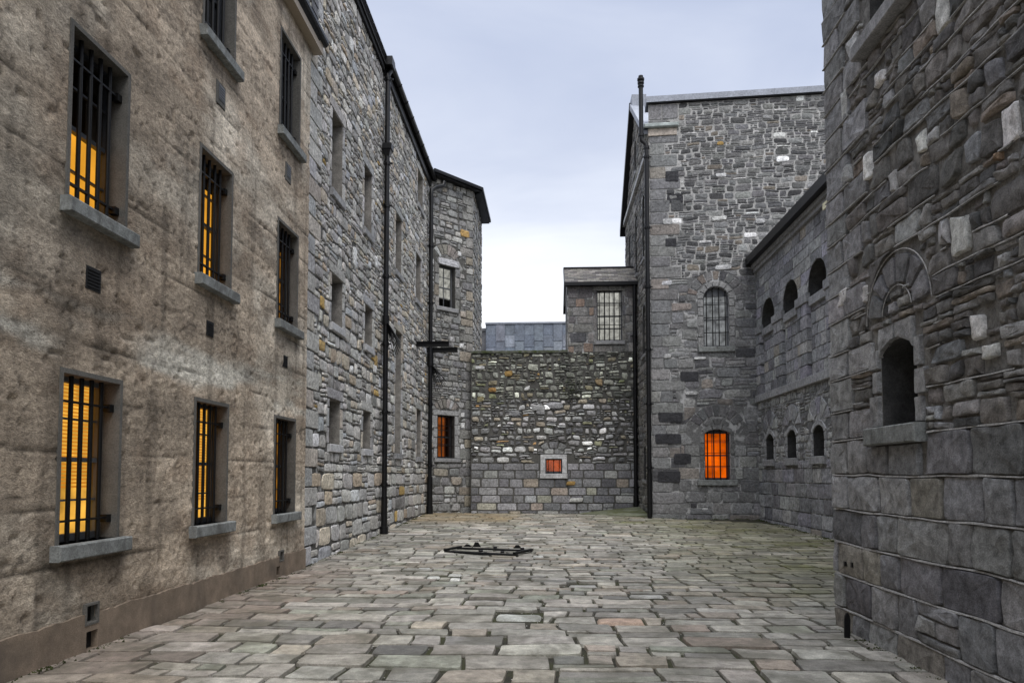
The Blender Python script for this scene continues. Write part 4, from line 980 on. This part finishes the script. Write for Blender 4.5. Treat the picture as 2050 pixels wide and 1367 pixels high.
window(B7, F7, *WA[:4], rise=WA[4], depth=.16, kind='curtain', glow='curtain_dim', frame_m='timber_grey', nu=2, nz=4, reveal='dressed', meet=6.8, sill=(1.55, 2.72, 5.70, 5.87, .08), sill_m='sill',
       bars=dict(n=4, h=-.05, r=.018, z=(6.35, 6.85, 7.28)), label='round-headed window behind four black bars')
window(B7, F7, *WB[:4], rise=WB[4], depth=.20, kind='lit', glow='orange', frame_m='timber', nu=3, nz=4, reveal='dressed', meet=2.3, sill=(1.47, 2.74, 1.32, 1.50, .09), sill_m='sill',
       bars=dict(n=4, h=-.05, r=.022, z=(1.95, 2.38, 2.78)), label='low arched window glowing bright orange behind a black grille')
for i, s in enumerate(sw): window(B7, F7s, *s[:4], rise=s[4], depth=.2, kind='dark' if i not in (2,) else 'void', reveal='reveal_dark', sill=(s[0]-.08, s[1]+.08, s[2]-.12, s[2], .07) if i != 2 else None, sill_m='dressed')
a = Acc(); a.box(F7, -.06, S1, TOP, TOP+.03, -.5, .10, 1); a.box(F7, -.08, S1, TOP+.03, TOP+.23, -.55, .13, 0)
for u in (2.0, 4.1): a.box(F7, u-.012, u+.012, TOP+.031, TOP+.234, -.5, .136, 0)
a.build('lead_coping', [M['lead'], M['pipe']], B7)
# raking lead on the gable, cornice, kneeler
a = Acc()
def rake(A, B, t0, t1, h0, h1, mi, m=a):
    (u0, z0), (u1, z1) = A, B
    V = [(u0, z0+t0, h0), (u1, z1+t0, h0), (u1, z1+t1, h0), (u0, z0+t1, h0), (u0, z0+t0, h1), (u1, z1+t0, h1), (u1, z1+t1, h1), (u0, z0+t1, h1)]
    m.add(F7s.P(np.array(V)), np.array([[0, 1, 2, 3], [4, 5, 6, 7], [0, 1, 5, 4], [3, 2, 6, 7], [0, 3, 7, 4], [1, 2, 6, 5]]), mi)
rake((3.5, 15.95), (7.25, 12.25), -.12, .18, -.3, .22, 0); rake((0, 13.25), (3.5, 15.95), -.10, .14, -.3, .20, 1)
a.box(F7s, 3.2, 3.8, 15.8, 16.3, -.4, .15, 1)
a.build('raking_flashing', [M['pipe'], M['lead']], B7)
a = Acc(); a.box(F7s, .2, 7.15, 12.45, 12.62, -.05, .12); a.build('cornice', M['sill_light'], B7)
a = Acc(); a.bbox(F7, -.02, .93, 13.05, 13.30, -.02, .05, 1); a.bbox(F7, -.16, .98, 13.30, 13.44, -.05, .17, 0, b=.03); a.box(F7s, -.1, .5, 13.3, 13.44, .0, .14, 0)
a.build('kneeler', [M['copper'], rock('pink_limestone', (.50, .44, .38), sc=9)], B7)
a = Acc(); a.add(np.array([(3.3, 26.8, 16.05), (P1[0], 26.8, 16.05), (P1[0], 30.5, 12.4), (3.3, 30.5, 12.4)]), np.array([0, 1, 2, 3])); a.add(np.array([(3.3, 26.8, 16.05), (P1[0], 26.8, 16.05), (P1[0], 23.4, 13.4), (3.4, 23.4, 13.4)]), np.array([0, 1, 2, 3])); a.build('roof', M['slate_base'], B7)
xp, yp = 3.45-.09, 23.3-.12
downpipe(B7, [(xp-.17, yp, 15.0), (xp-.17, yp, 13.0), (xp-.15, yp, 12.86), (xp-.02, yp, 12.74), (xp, yp, 12.6), (xp, yp, .25)], .075,
         [((xp, yp, z), .045, .095) for z in (1.9, 4.0, 5.8, 7.9, 9.9, 12.3, 12.62)]+[((xp-.17, yp, 14.85), .03, .11), ((xp-.17, yp, 14.97), .03, .12), ((xp-.17, yp, 14.73), .02, .105), ((xp-.17, yp, 15.06), .03, .08), ((xp-.17, yp, 13.05), .04, .10), ((xp, yp, 1.0), .7, .088)], name='vent_pipe', label='tall black vent pipe on the corner rising above the coping')

# ------------------------------------------------------------------ arcade building (right)
FA = Fr((XA, 0, 0), (0, 1, 0), (-1, 0, 0))
B8 = thing('arcaded_building', 'low ashlar building with three dark round arches over panels and three small lancets below', 'building')
Y0, Y1 = 8.5, 23.28
ARC = [(y, y+1.20) for y in (21.34, 19.33, 17.36, 15.35, 13.35)]
LAN = [(y, y+.74) for y in (21.56, 19.63, 17.68, 15.7)]
a = Acc(); PC = [((.16, .16, .165), 4), ((.13, .13, .135), 3), ((.19, .19, .185), 2), ((.105, .105, .11), 1.2), ((.20, .185, .16), .5), ((.165, .16, .18), .6)]
PC = [(tuple(v*1.9 for v in c), w) for c, w in PC]
hs = []; VQ = []; pan = []
for (u0, u1) in ARC:
    cu = (u0+u1)/2; hs += [('d', cu, 6.55, .61), ('r', u0-.0, u1+.0, 6.2, 6.56)]; pan.append(('r', u0-.02, u1+.02, 4.2, 6.2))
zu = cells(Y0, Y1, 6.43, 8.35, (.26, .34), (.4, .8), 0, 0); zp = cells(Y0, Y1, 4.22, 6.2, (.30, .36), (.35, .7), 0, 0); zl = cells(Y0, Y1, 2.05, 4.02, (.18, .28), (.2, .48), .5, .5); zb = cells(Y0, Y1, -.1, 2.05, (.33, .40), (.5, .95), 0, 0)
lh = []
for (u0, u1) in LAN: lh += [('r', u0-.12, u1+.12, 1.92, 2.85), ('d', (u0+u1)/2, 2.88, .80)]
S_ = dict(rough=.012, K=20, mi=1)
stones(a, FA, zu, pick(PC, len(zu), .12), e=11, joint=.010, H=.012, Hv=.003, bulge=.002, irr=.02, cj=.03, holes=hs, **S_)
stones(a, FA, zp, pick(PC, len(zp), .12), e=11, joint=.010, H=.045, Hv=.002, bulge=.002, irr=.02, cj=.03, holes=pan, back=-.08, **S_)
for (u0, u1) in ARC:
    zz = cells(u0+.01, u1-.01, 4.22, 6.18, (.30, .36), (.3, .6)); stones(a, FA, zz, pick(PC, len(zz), .12), e=11, joint=.010, H=-.05, Hv=.002, bulge=.002, irr=.02, cj=.03, back=-.075, **S_)
stones(a, FA, zl, pick([((.27, .27, .265), 3), ((.33, .33, .32), 3), ((.20, .20, .20), 2), ((.33, .33, .32), 1), ((.6, .6, .6), .15)], len(zl), .15), e=5, joint=.018, H=.015, Hv=.012, bulge=.012, irr=.1, cj=.3, warp=(.035, 2.5), holes=lh, **S_)
beds = []
stones(a, FA, zb, pick(PC, len(zb), .12), e=11, joint=.014, H=.022, Hv=.004, bulge=.006, irr=.03, cj=.05, holes=lh, rough=.02, K=12, mi=1)
for (u0, u1) in LAN:
    cu = (u0+u1)/2
    vq = ringq(cu, 2.88, .30, .78, -80, 80, 5, .2); vstones(a, FA, vq, pick(PC, len(vq[1]), .08), e=12, joint=.014, H=.02, Hv=.002, bulge=.003, irr=.02, cj=.04, holes=[('r', u0-.1, u1+.1, 1.9, 3.06)], **S_)
    lr = archpts(u0, u1, 2.0, 2.74, .18); cz = 2.92-(.37**2+.18**2)/(2*.18)
    R_ = (.37**2+.18**2)/(.36); ang = math.degrees(math.asin(.37/R_)); vq = ringq(cu, cz, R_+.004, R_+.14, -ang-3, ang+3, 3)
    jb = [rq(u0-.12, u0-.004, z, z+.2) for z in (2.13, 2.33, 2.53)]+[rq(u1+.004, u1+.12, z, z+.2) for z in (2.13, 2.33, 2.53)]
    LK = dict(e=12, joint=.008, H=.024, Hv=.001, bulge=.002, irr=.01, cj=.02, **S_)
    vstones(a, FA, vq, np.tile([.34, .34, .345], (3, 1)), **LK); stones(a, FA, jb, np.tile([.34, .34, .345], (len(jb), 1)), **LK)
hl = [(u0, u1, 6.30, 7.16, .61) for (u0, u1) in ARC]+[(u0, u1, 2.13, 2.92, .18) for (u0, u1) in LAN]
a.poly(FA, rq(Y0, Y1+.02, -.3, 4.2), holepts(hl[5:]), 0, 0)
a.poly(FA, rq(Y0, Y1+.02, 6.2, 8.4), holepts(hl[:5]), 0, 0)
a.poly(FA, rq(Y0, Y1+.02, 4.2, 6.2), (), 0, -.07)
a.box(Fr((XA+2, 0, 0), (0, 1, 0), (-1, 0, 0)), Y0, Y1, -.3, 8.4, -6, .3, 0)
a.build('wall', [M['mortar_mid'], M['stone_near']], B8)
a = Acc()
Q = cells(Y0, Y1, 4.0, 4.22, (.22, .22), (.5, 1.1))
for q in Q: a.bbox(FA, q[0][0]+.003, q[1][0]-.003, 4.0, 4.22, -.1, .10, 0)
# impost band, breaking forward between arches, returning at each panel
e = [Y0]+[v for (u0, u1) in sorted(ARC) for v in (u0, u1)]+[Y1]
for i in range(len(e)-1):
    pier = i % 2 == 0
    a.bbox(FA, e[i]+(-.05 if pier and i else .052), e[i+1]+(.05 if pier else -.052), 6.2 if pier else 6.06, 6.44 if pier else 6.295, -.5 if not pier else -.02, .085 if pier else .03, 0)
a.build('string_course', M['dressed'], B8)
for (u0, u1) in ARC: window(B8, FA, u0, u1, 6.30, 7.16, rise=.61, depth=.55, kind='void', reveal='reveal_dark', room=1.2, label='dark open round arch above a recessed panel')
for (u0, u1) in LAN: window(B8, FA, u0, u1, 2.13, 2.92, rise=.18, depth=.45, kind='void', reveal='reveal_dark', room=1.0, sill=(u0-.10, u1+.10, 1.93, 2.13, .10), sill_m='dressed', label='small dark lancet opening with a projecting sill')
a = Acc(); a.box(FA, Y0, Y1-.02, 8.28, 8.40, -.1, .10); a.box(FA, Y0, Y1-.02, 8.40, 8.52, -.1, .17); a.build('cornice', M['dressed'], B8)
a = Acc(); a.box(FA, Y0, Y1+.3, 8.52, 8.78, -.2, .34); a.build('gutter', M['pipe'], B8)
a = Acc(); RF = Fr((XA-.25, 0, 8.78), (0, 1, 0), (-.5, 0, .86), (.86, 0, .5)); slates(a, RF, Y0, Y1, 2.2, .35, .24); a.box(RF, Y0, Y1, -.02, 5.0, -.2, .006, 1); a.build('roof', [M['slate'], M['slate_base']], B8)

# ------------------------------------------------------------------ near right building
FB = Fr((XR, 0, 0), (0, 1, 0), (-1, 0, 0))
B9 = thing('dark_stone_building', 'dark coursed stone building with one deep opening filling the right edge of the yard', 'building')
YE = 7.97
a = Acc(); rib = Acc()
PN = [((.105, .105, .108), 4), ((.085, .085, .09), 3), ((.13, .13, .13), 2.5), ((.12, .112, .10), 1.0), ((.14, .115, .09), .35), ((.065, .065, .068), 1.4), ((.12, .12, .123), 1)]
PNu = [((.095, .09, .085), 4), ((.07, .068, .066), 3.2), ((.12, .118, .113), 2.5), ((.115, .10, .085), 1.4), ((.14, .10, .065), .2), ((.05, .05, .05), 1.6), ((.112, .114, .118), 1.2), ((.17, .17, .17), .7)]
PN = [(tuple(v*1.95 for v in c), w) for c, w in PN]; PNu = [(tuple(v*1.95 for v in c), w) for c, w in PNu]
b1, b2 = [], []
hs = [('r', 6.02, 6.98, 1.93, 3.06), ('d', 6.45, 3.10, .60), ('r', 5.95, 7.0, 5.78, 6.9)]
DQ = []; z = 2.02; k = 0
while z < 11.2:
    h = RNG.uniform(.26, .36); w = (1.0, .62)[k % 2]*RNG.uniform(.85, 1.1)
    if w > .8: DQ += [rq(YE-w, YE-w*.45, z, z+h), rq(YE-w*.45, YE, z, z+h)]
    else: DQ.append(rq(YE-w, YE, z, z+h))
    hs.append(('r', YE-w, YE+.2, z, z+h)); z += h; k += 1
WHT = [(5.30, 5.62, 3.30, 3.70), (4.75, 4.95, 3.9, 4.2), (5.18, 5.36, 2.62, 2.86), (5.05, 5.24, 2.48, 2.60), (7.05, 7.25, 3.36, 3.56), (7.35, 7.52, 5.35, 5.75), (7.3, 7.6, 4.72, 4.98), (6.85, 7.05, 4.55, 4.88), (6.4, 6.55, 4.22, 4.45), (7.45, 7.7, 3.45, 3.65),
       (5.5, 5.7, 5.2, 5.6), (5.9, 6.1, 4.35, 4.6), (6.55, 6.75, 5.35, 5.5), (4.9, 5.05, 3.1, 3.2), (7.1, 7.35, 5.9, 6.2)]
for w in WHT: hs.append(('r', *w))
zn = cells(-3, YE, -.08, 2.02, (.30, .40), (.30, .80), .04, .2, beds=b1)
zn2 = cells(-3, YE, 2.02, 11.2, (.15, .28), (.16, .55), .50, .40, beds=b2)
stones(a, FB, zn, pick(PN, len(zn), .15), e=12, joint=.010, H=.030, Hv=.006, bulge=.006, irr=.03, cj=.05, warp=(.025, 1.1), holes=hs, rough=.034, K=24, mi=1, seed=9, smooth=True, bev=.006)
stones(a, FB, zn2, pick(PNu, len(zn2), .18), e=8, joint=.010, H=.030, Hv=.012, bulge=.006, irr=.06, cj=.30, warp=(.045, 1.3), holes=hs, rough=.038, K=24, mi=1, seed=9, smooth=True, bev=.006)
stones(a, FB, DQ, pick([((.27, .27, .275), 3), ((.23, .23, .23), 2), ((.30, .30, .305), 1.5)], len(DQ), .1), e=12, joint=.012, H=.034, Hv=.004, bulge=.006, irr=.03, cj=.05, rough=.02, K=20, seed=9, holes=[('r', 5.0, 6.98, 5.78, 6.9)])
stones(a, FB, [rq(*w) for w in WHT], pick([((.72, .71, .69), 1.5), ((.48, .48, .47), 1.5)], len(WHT), .1), e=9, joint=.004, H=.034, Hv=.004, bulge=.005, irr=.10, cj=.3, rough=.035, K=24, smooth=True, seed=9)
vq = ringq(6.45, 3.10, .28, .57, -84, 84, 6, .3)
vstones(a, FB, vq, pick([((.17, .17, .175), 3), ((.24, .25, .26), 1), ((.15, .14, .13), 1)], len(vq[1]), .1), e=9, joint=.014, H=.036, Hv=.004, bulge=.006, irr=.05, cj=.08, rough=.02, K=20, holes=[('r', 6.0, 7.0, 1.9, 3.06)])
sm = cells(6.0, 6.98, 3.00, 3.12, (.1, .14), (.15, .3), .2, .2); stones(a, FB, sm, pick(PNu, len(sm), .1), e=5, joint=.014, H=.026, K=16, rough=.02, holes=[('r', 6.0, 7.0, 2.8, 3.05)])
sm = cells(6.2, 6.72, 3.12, 3.34, (.1, .14), (.15, .3), .2, .2); stones(a, FB, sm, pick(PNu, len(sm), .1), e=5, joint=.014, H=.03, K=16, rough=.02)
jq = surround_q(6.18, 6.81, 2.10, 2.86, .13, .04, .28)[1:]
cz = 2.89-(.315**2+.12**2)/(.24); R_ = (.315**2+.12**2)/.24; ang = math.degrees(math.asin(.315/R_)); lq = ringq(6.495, cz, R_+.004, R_+.17, -ang-9, ang+9, 2)
NK = dict(e=12, joint=.008, H=.036, Hv=.002, bulge=.003, irr=.03, cj=.03, K=24, rough=.015)
stones(a, FB, jq, np.tile([.27, .27, .27], (len(jq), 1)), **NK)
stones(a, FB, [rq(6.03, 6.495, 2.76, 3.05), rq(6.497, 6.96, 2.76, 3.05)], np.tile([.27, .27, .27], (2, 1)), **{**NK, 'K': 40, 'e': 20}, holes=[('d', 6.495, cz, R_+.004), ('r', 6.0, 6.176, 2.7, 2.86), ('r', 6.814, 7, 2.7, 2.86)])
WN = [(6.18, 6.81, 2.10, 2.89, .12), (6.1, 6.88, 5.95, 6.9, 0.)]
a.poly(FB, rq(-3, YE, -.3, 11.2), holepts(WN), 0, 0)
a.add(np.array([(XR, YE, -.3), (XR, YE, 11.2), (XR+7, YE, 11.2), (XR+7, YE, -.3)]), np.array([0, 1, 2, 3]), 0)
a.box(Fr((XR+1.6, 0, 0), (0, 1, 0), (-1, 0, 0)), -3, YE, -.3, 11.2, -5, .3, 0)
FE = Fr((XR, YE, 0), (1, 0, 0), (0, 1, 0)); ze = cells(0, 7, 0, 11.2, (.3, .38), (.5, .9)); stones(a, FE, ze, pick(PN, len(ze), .1), e=9, joint=.014, H=.02, bulge=.006, K=12, rough=.015)
a.build('wall', [M['mortar_near'], M['stone_near']], B9)
# ribbon pointing along the beds (follows the same warp as the stones)
def wpt(u, z, A, f, sd):
    return u+A*(fbm(u*f, z*f, 20+sd, 3)-.5)*2, z+A*(fbm(u*f+50, z*f, 30+sd, 3)-.5)*2
def ribbon(acc, z, u0, u1, A, f, sd, w, p=.0, seed=0):
    u = np.arange(u0, u1, .04); uu, zz = wpt(u, np.full_like(u, z), A, f, sd); zz = zz+.004*(vn(u*9, u*0+z*7, 60)-.5)
    wd = w*(.55+.9*vn(u*6, u*0+z*13, 61)); on = vn(u*1.3, u*0+z*5.1, 62) > p
    for hl in hs:
        if hl[0] == 'r': on &= ~((uu > hl[1]+.0) & (uu < hl[2]) & (zz > hl[3]+.02) & (zz < hl[4]-.02))
        else: on &= np.hypot(uu-hl[1], zz-hl[2]) > hl[3]
    H0 = .036
    V = np.stack([np.stack([uu, zz-wd/2, np.full_like(uu, .015)], 1), np.stack([uu, zz-wd*.4, np.full_like(uu, H0)], 1), np.stack([uu, zz+wd*.4, np.full_like(uu, H0-.002)], 1), np.stack([uu, zz+wd/2, np.full_like(uu, .015)], 1)], 1)
    n = len(u); k = np.where(on[:-1] & on[1:])[0]*4
    F = np.concatenate([np.stack([k+i, k+i+1, k+i+5, k+i+4], 1) for i in range(3)])
    acc.add(FB.P(V.reshape(-1, 3)), F, 0, smooth=False)
for z in b1[1:]+[2.02]: ribbon(rib, z, -3, YE-.01, .025, 1.1, 9, .016, .0)
for z in b2[1:]: ribbon(rib, z, -3, YE-.01, .045, 1.3, 9, .012, .42)
def arcrib(cu, cz, r, a0, a1):
    rib.tube([FB.p(cu+r*math.sin(t), cz+r*math.cos(t), .031) for t in np.linspace(rad(a0), rad(a1), 24)], .005, 6)
arcrib(6.45, 3.10, .585, -88, 88); arcrib(6.45, 3.10, .27, -80, 80)
for q in DQ: ribbon(rib, q[0][1], q[0][0], q[1][0]+.02, 0, 1, 9, .013, .15) if False else None
for q in DQ:
    (u0, z0), (u1, z1) = q[0], q[2]
    rib.box(FB, u0+.004, u1, z0-.005, z0+.005, .015, .043)
rib.build('ribbon_pointing', M['pointing'], B9)
window(B9, FB, *WN[0][:4], rise=.12, depth=.33, kind='void', reveal='reveal_dark', room=.9, sill=(6.03, 6.99, 1.935, 2.10, .12), sill_m='sill', label='deep black opening with a segmental head and heavy sill')
window(B9, FB, *WN[1][:4], depth=.35, kind='dark', reveal='reveal_dark', sill=(5.95, 7.02, 5.80, 5.95, .14), sill_m='dressed', label='upper window with projecting sill cut by the top of the photo')
a = Acc(); a.box(FB, -3, YE+.1, 11.2, 11.4, -7, .12); a.build('coping', M['dressed'], B9)
for (u, z) in ((7.62, .72), (7.45, .73)):
    a = Acc(); a.box(FB, u-.015, u+.02, z-.03, z+.02, .0, .06); a.build('iron_stub', M['iron'], B9)

# ------------------------------------------------------------------ moss and leaf litter caught along the wall feet
a = Acc(); n = 5200; rr = np.random.default_rng(21); P = []
segs = [((XS+.03, 12.5), (XS+.03, 25.2), .07, 1.0), ((XW0, YB-.05), (1.2, YB-.05), .10, .8), ((3.6, 23.2), (6.8, 23.0), .10, 1.6), ((XA-.05, 22.8), (XA-.05, 16.0), .12, 1.6), ((XR-.04, 7.7), (XR-.04, 4.5), .06, .7), ((XL+.05, 12.2), (XL+.05, 5.0), .04, .5)]
wt = np.array([math.dist(q[0], q[1])*q[3] for q in segs]); wt /= wt.sum()
for i in rr.choice(len(segs), n, p=wt):
    (A_, B_, wd, _) = segs[i]; t = rr.random(); t = t+.03*math.sin(t*60); c_ = vn(np.array([t*23.+i*7]), np.array([3.3]), 70)[0]
    if c_ < .42: continue
    x_ = A_[0]+(B_[0]-A_[0])*t; y_ = A_[1]+(B_[1]-A_[1])*t; dx, dy = (B_[1]-A_[1]), -(B_[0]-A_[0]); L_ = math.hypot(dx, dy); o_ = abs(rr.normal(0, wd))
    sg = 1 if i in (0, 5) else -1
    if i in (0, 5): x_ += o_
    elif i in (1, 2): y_ -= o_
    else: x_ -= o_
    P.append((x_, y_, float(gz(x_, y_))+.004))
P = np.array(P); s = rr.uniform(.008, .028, len(P)); th_ = rr.random(len(P))*6.28; V = np.zeros((len(P), 4, 3))
for k, (fx, fz) in enumerate(((1, .2), (.3, 1.1), (-1, .3), (0, 0))):
    V[:, k, 0] = P[:, 0]+s*fx*np.cos(th_+k); V[:, k, 1] = P[:, 1]+s*fx*np.sin(th_+k); V[:, k, 2] = P[:, 2]+s*fz*.9
a.add(V.reshape(-1, 3), np.arange(len(P)*4).reshape(-1, 4)); a.build('moss_litter', M['moss'], kind='stuff')

# ------------------------------------------------------------------ loose things
# unidentified pale wedge on a bracket by the arcade cornice
L = thing('pale_wedge', 'tiny pale wedge fixed under the black gutter at the edge of the dark building', 'lamp')
a = Acc(); V = [(XA-.12, 16.68, 8.02), (XA-.12, 16.68, 8.12), (XA-.26, 16.60, 7.99), (XA-.26, 16.60, 8.15), (XA-.12, 16.80, 8.02), (XA-.12, 16.80, 8.12), (XA-.26, 16.86, 7.99), (XA-.26, 16.86, 8.15)]
a.add(np.array(V), np.array([[0, 1, 3, 2], [4, 5, 7, 6], [0, 1, 5, 4], [2, 3, 7, 6], [0, 2, 6, 4], [1, 3, 7, 5]])); a.build('wedge_body', M['paleshell'], L)
a = Acc(); a.tube([(XA-.14, 16.73, 8.07), (XA, 16.73, 8.2)], .015, 8); a.build('bracket', M['iron'], L)

# iron frame lying on the paving
I_ = thing('iron_railing', 'black iron railing of long bars lying flat on the paving', 'railing')
gf = lambda x, y: float(gz(x, y))
def bar(name, p, q, w, h, lift=.02, bow=0, n=6):
    a = Acc(); P = Vector(p); Q = Vector(q); d = (Q-P).normalized(); s = Vector((-d.y, d.x, 0))
    V = []
    for i in range(n+1):
        t = i/n; c = P+(Q-P)*t+s*bow*math.sin(math.pi*t); z = gf(c.x, c.y)+lift
        for (o, dz) in ((-w/2, 0), (w/2, 0), (w/2, h), (-w/2, h)): V.append((c.x+s.x*o, c.y+s.y*o, z+dz))
    F = [[i*4+k, i*4+(k+1) % 4, i*4+4+(k+1) % 4, i*4+4+k] for i in range(n) for k in range(4)]+[[0, 1, 2, 3], [n*4, n*4+1, n*4+2, n*4+3]]
    a.add(np.array(V), np.array(F)); return a.build(name, M['iron'], I_)
bar('long_bar', (-2.12, 14.55, 0), (-.60, 14.05, 0), .09, .035, .01)
bar('long_bar', (-1.86, 15.05, 0), (-.45, 14.72, 0), .07, .04, .01)
bar('thin_bar', (-1.85, 14.42, 0), (-.62, 14.0, 0), .03, .03, .01, bow=-.10, n=12)
bar('thin_bar', (-1.9, 14.78, 0), (-.30, 14.40, 0), .03, .03, .05)
bar('cross_bar', (-2.12, 14.52, 0), (-1.86, 15.07, 0), .07, .04, .04)
bar('cross_bar', (-.66, 14.02, 0), (-.32, 14.62, 0), .06, .045, .04)
for (x, y, h) in ((-1.70, 15.0, .05), (-1.50, 14.96, .10), (-.62, 14.76, .07)):
    a = Acc(); z = gf(x, y)+.07; a.add(np.array([(x-.09, y-.02, z), (x+.09, y-.02, z), (x+.03, y-.02, z+h), (x-.04, y-.02, z+h), (x-.09, y+.02, z), (x+.09, y+.02, z), (x+.03, y+.02, z+h), (x-.04, y+.02, z+h)]), np.array([[0, 1, 2, 3], [4, 5, 6, 7], [0, 1, 5, 4], [2, 3, 7, 6], [0, 3, 7, 4], [1, 2, 6, 5]])); a.build('lug', M['iron'], I_)
for (x, y) in ((-1.1, 14.87), (-1.35, 14.30), (-.52, 14.72), (-.9, 14.15)):
    a = Acc(); z = gf(x, y)+.06; a.tube([(x-.04, y, z+.015), (x+.04, y, z+.015)], .022, 8); a.build('bolt', M['iron'], I_)
# bars of bright debris by the frame: small broken slates
# iron post by the corner
PO = Acc(); x, y = 3.02, 7.30; th = .012
pts = [(-.026, 0), (.026, 0), (.028, .20), (.022, .235), (.012, .25), (.010, .262), (-.010, .262), (-.012, .25), (-.022, .235), (-.028, .20)]
n = len(pts); V = [(x+p[0]+.02*p[1], y-th, p[1]) for p in pts]+[(x+p[0]+.02*p[1], y+th, p[1]) for p in pts]
PO.add(np.array(V), [np.array([list(range(n))]), np.array([list(range(n, 2*n))]), np.array([[i, (i+1) % n, n+(i+1) % n, n+i] for i in range(n)])])
o = PO.build('iron_post', M['iron']); o['label'] = 'short black iron stub post standing at the foot of the dark building corner'; o['category'] = 'post'

# ------------------------------------------------------------------ sky, sun, camera
w = bpy.data.worlds.new('World'); scene.world = w; w.use_nodes = True; nt = w.node_tree; nt.nodes.clear()
out = nt.nodes.new('ShaderNodeOutputWorld'); bg = nt.nodes.new('ShaderNodeBackground'); bg.inputs[1].default_value = .1
SE, SA = 58, 160   # sun elevation; azimuth measured clockwise from +Y
sky = N(nt, 'ShaderNodeTexSky', sky_type='NISHITA'); sky.sun_disc = False; sky.sun_elevation = rad(SE); sky.sun_rotation = rad(SA); sky.dust_density = 3
tc = N(nt, 'ShaderNodeTexCoord'); sp = N(nt, 'ShaderNodeSeparateXYZ'); nt.links.new(tc.outputs['Generated'], sp.inputs[0])
rp = N(nt, 'ShaderNodeValToRGB'); cr = rp.color_ramp
stops = [(0, (.80, .80, .81)), (.14, (.78, .785, .80)), (.26, (.68, .70, .74)), (.37, (.52, .555, .64)), (.48, (.42, .46, .565)), (.60, (.34, .385, .505)), (.78, (.80, .86, .98)), (1, (1.9, 1.95, 2.05))]
cr.elements[0].position = 0; cr.elements[0].color = tuple(v/2 for v in stops[0][1])+(1,); cr.elements[1].position = 1; cr.elements[1].color = tuple(v/2 for v in stops[-1][1])+(1,)
for p, c in stops[1:-1]: e = cr.elements.new(p); e.color = tuple(v/2 for v in c)+(1,)
mp = N(nt, 'ShaderNodeMapping'); mp.inputs['Scale'].default_value = (1.2, 1.2, 3.2); nt.links.new(tc.outputs['Generated'], mp.inputs[0])
cl = noise(nt, mp.outputs[0], 1.6, 5, .55, .4)
el = mth(nt, 'ADD', sp.outputs[2], mapr(nt, cl, .3, .7, .10, -.10)); nt.links.new(el, rp.inputs[0])
sc_ = mixc(nt, 1.0, rp.outputs[0], (20., 20., 20.), 'MULTIPLY')
nt.links.new(mixc(nt, .08, sc_, sky.outputs[0]), bg.inputs[0]); nt.links.new(bg.outputs[0], out.inputs[0])
sun = bpy.data.lights.new('Sun', 'SUN'); sun.energy = 1.5; sun.angle = rad(40); sun.color = (1, .97, .92)
so = bpy.data.objects.new('Sun', sun); COL.objects.link(so)
d = Vector((math.sin(rad(SA))*math.cos(rad(SE)), math.cos(rad(SA))*math.cos(rad(SE)), math.sin(rad(SE))))
so.rotation_euler = d.to_track_quat('Z', 'Y').to_euler(); so.location = (5, 0, 30)

cam = bpy.data.cameras.new('Camera'); co = bpy.data.objects.new('Camera', cam); COL.objects.link(co); scene.camera = co
cam.sensor_width = 36; cam.lens = 1400/2050*36; cam.shift_y = (885-683.5)/2050; cam.clip_end = 2000; cam.clip_start = .05
co.location = (0, 0, 1.65); co.rotation_euler = (rad(92.7), 0, math.atan(70/1400))
scene.view_settings.view_transform = 'Standard'; scene.view_settings.look = 'None'; scene.view_settings.exposure = 0.68; scene.view_settings.gamma = 1
scene.render.engine = 'CYCLES'
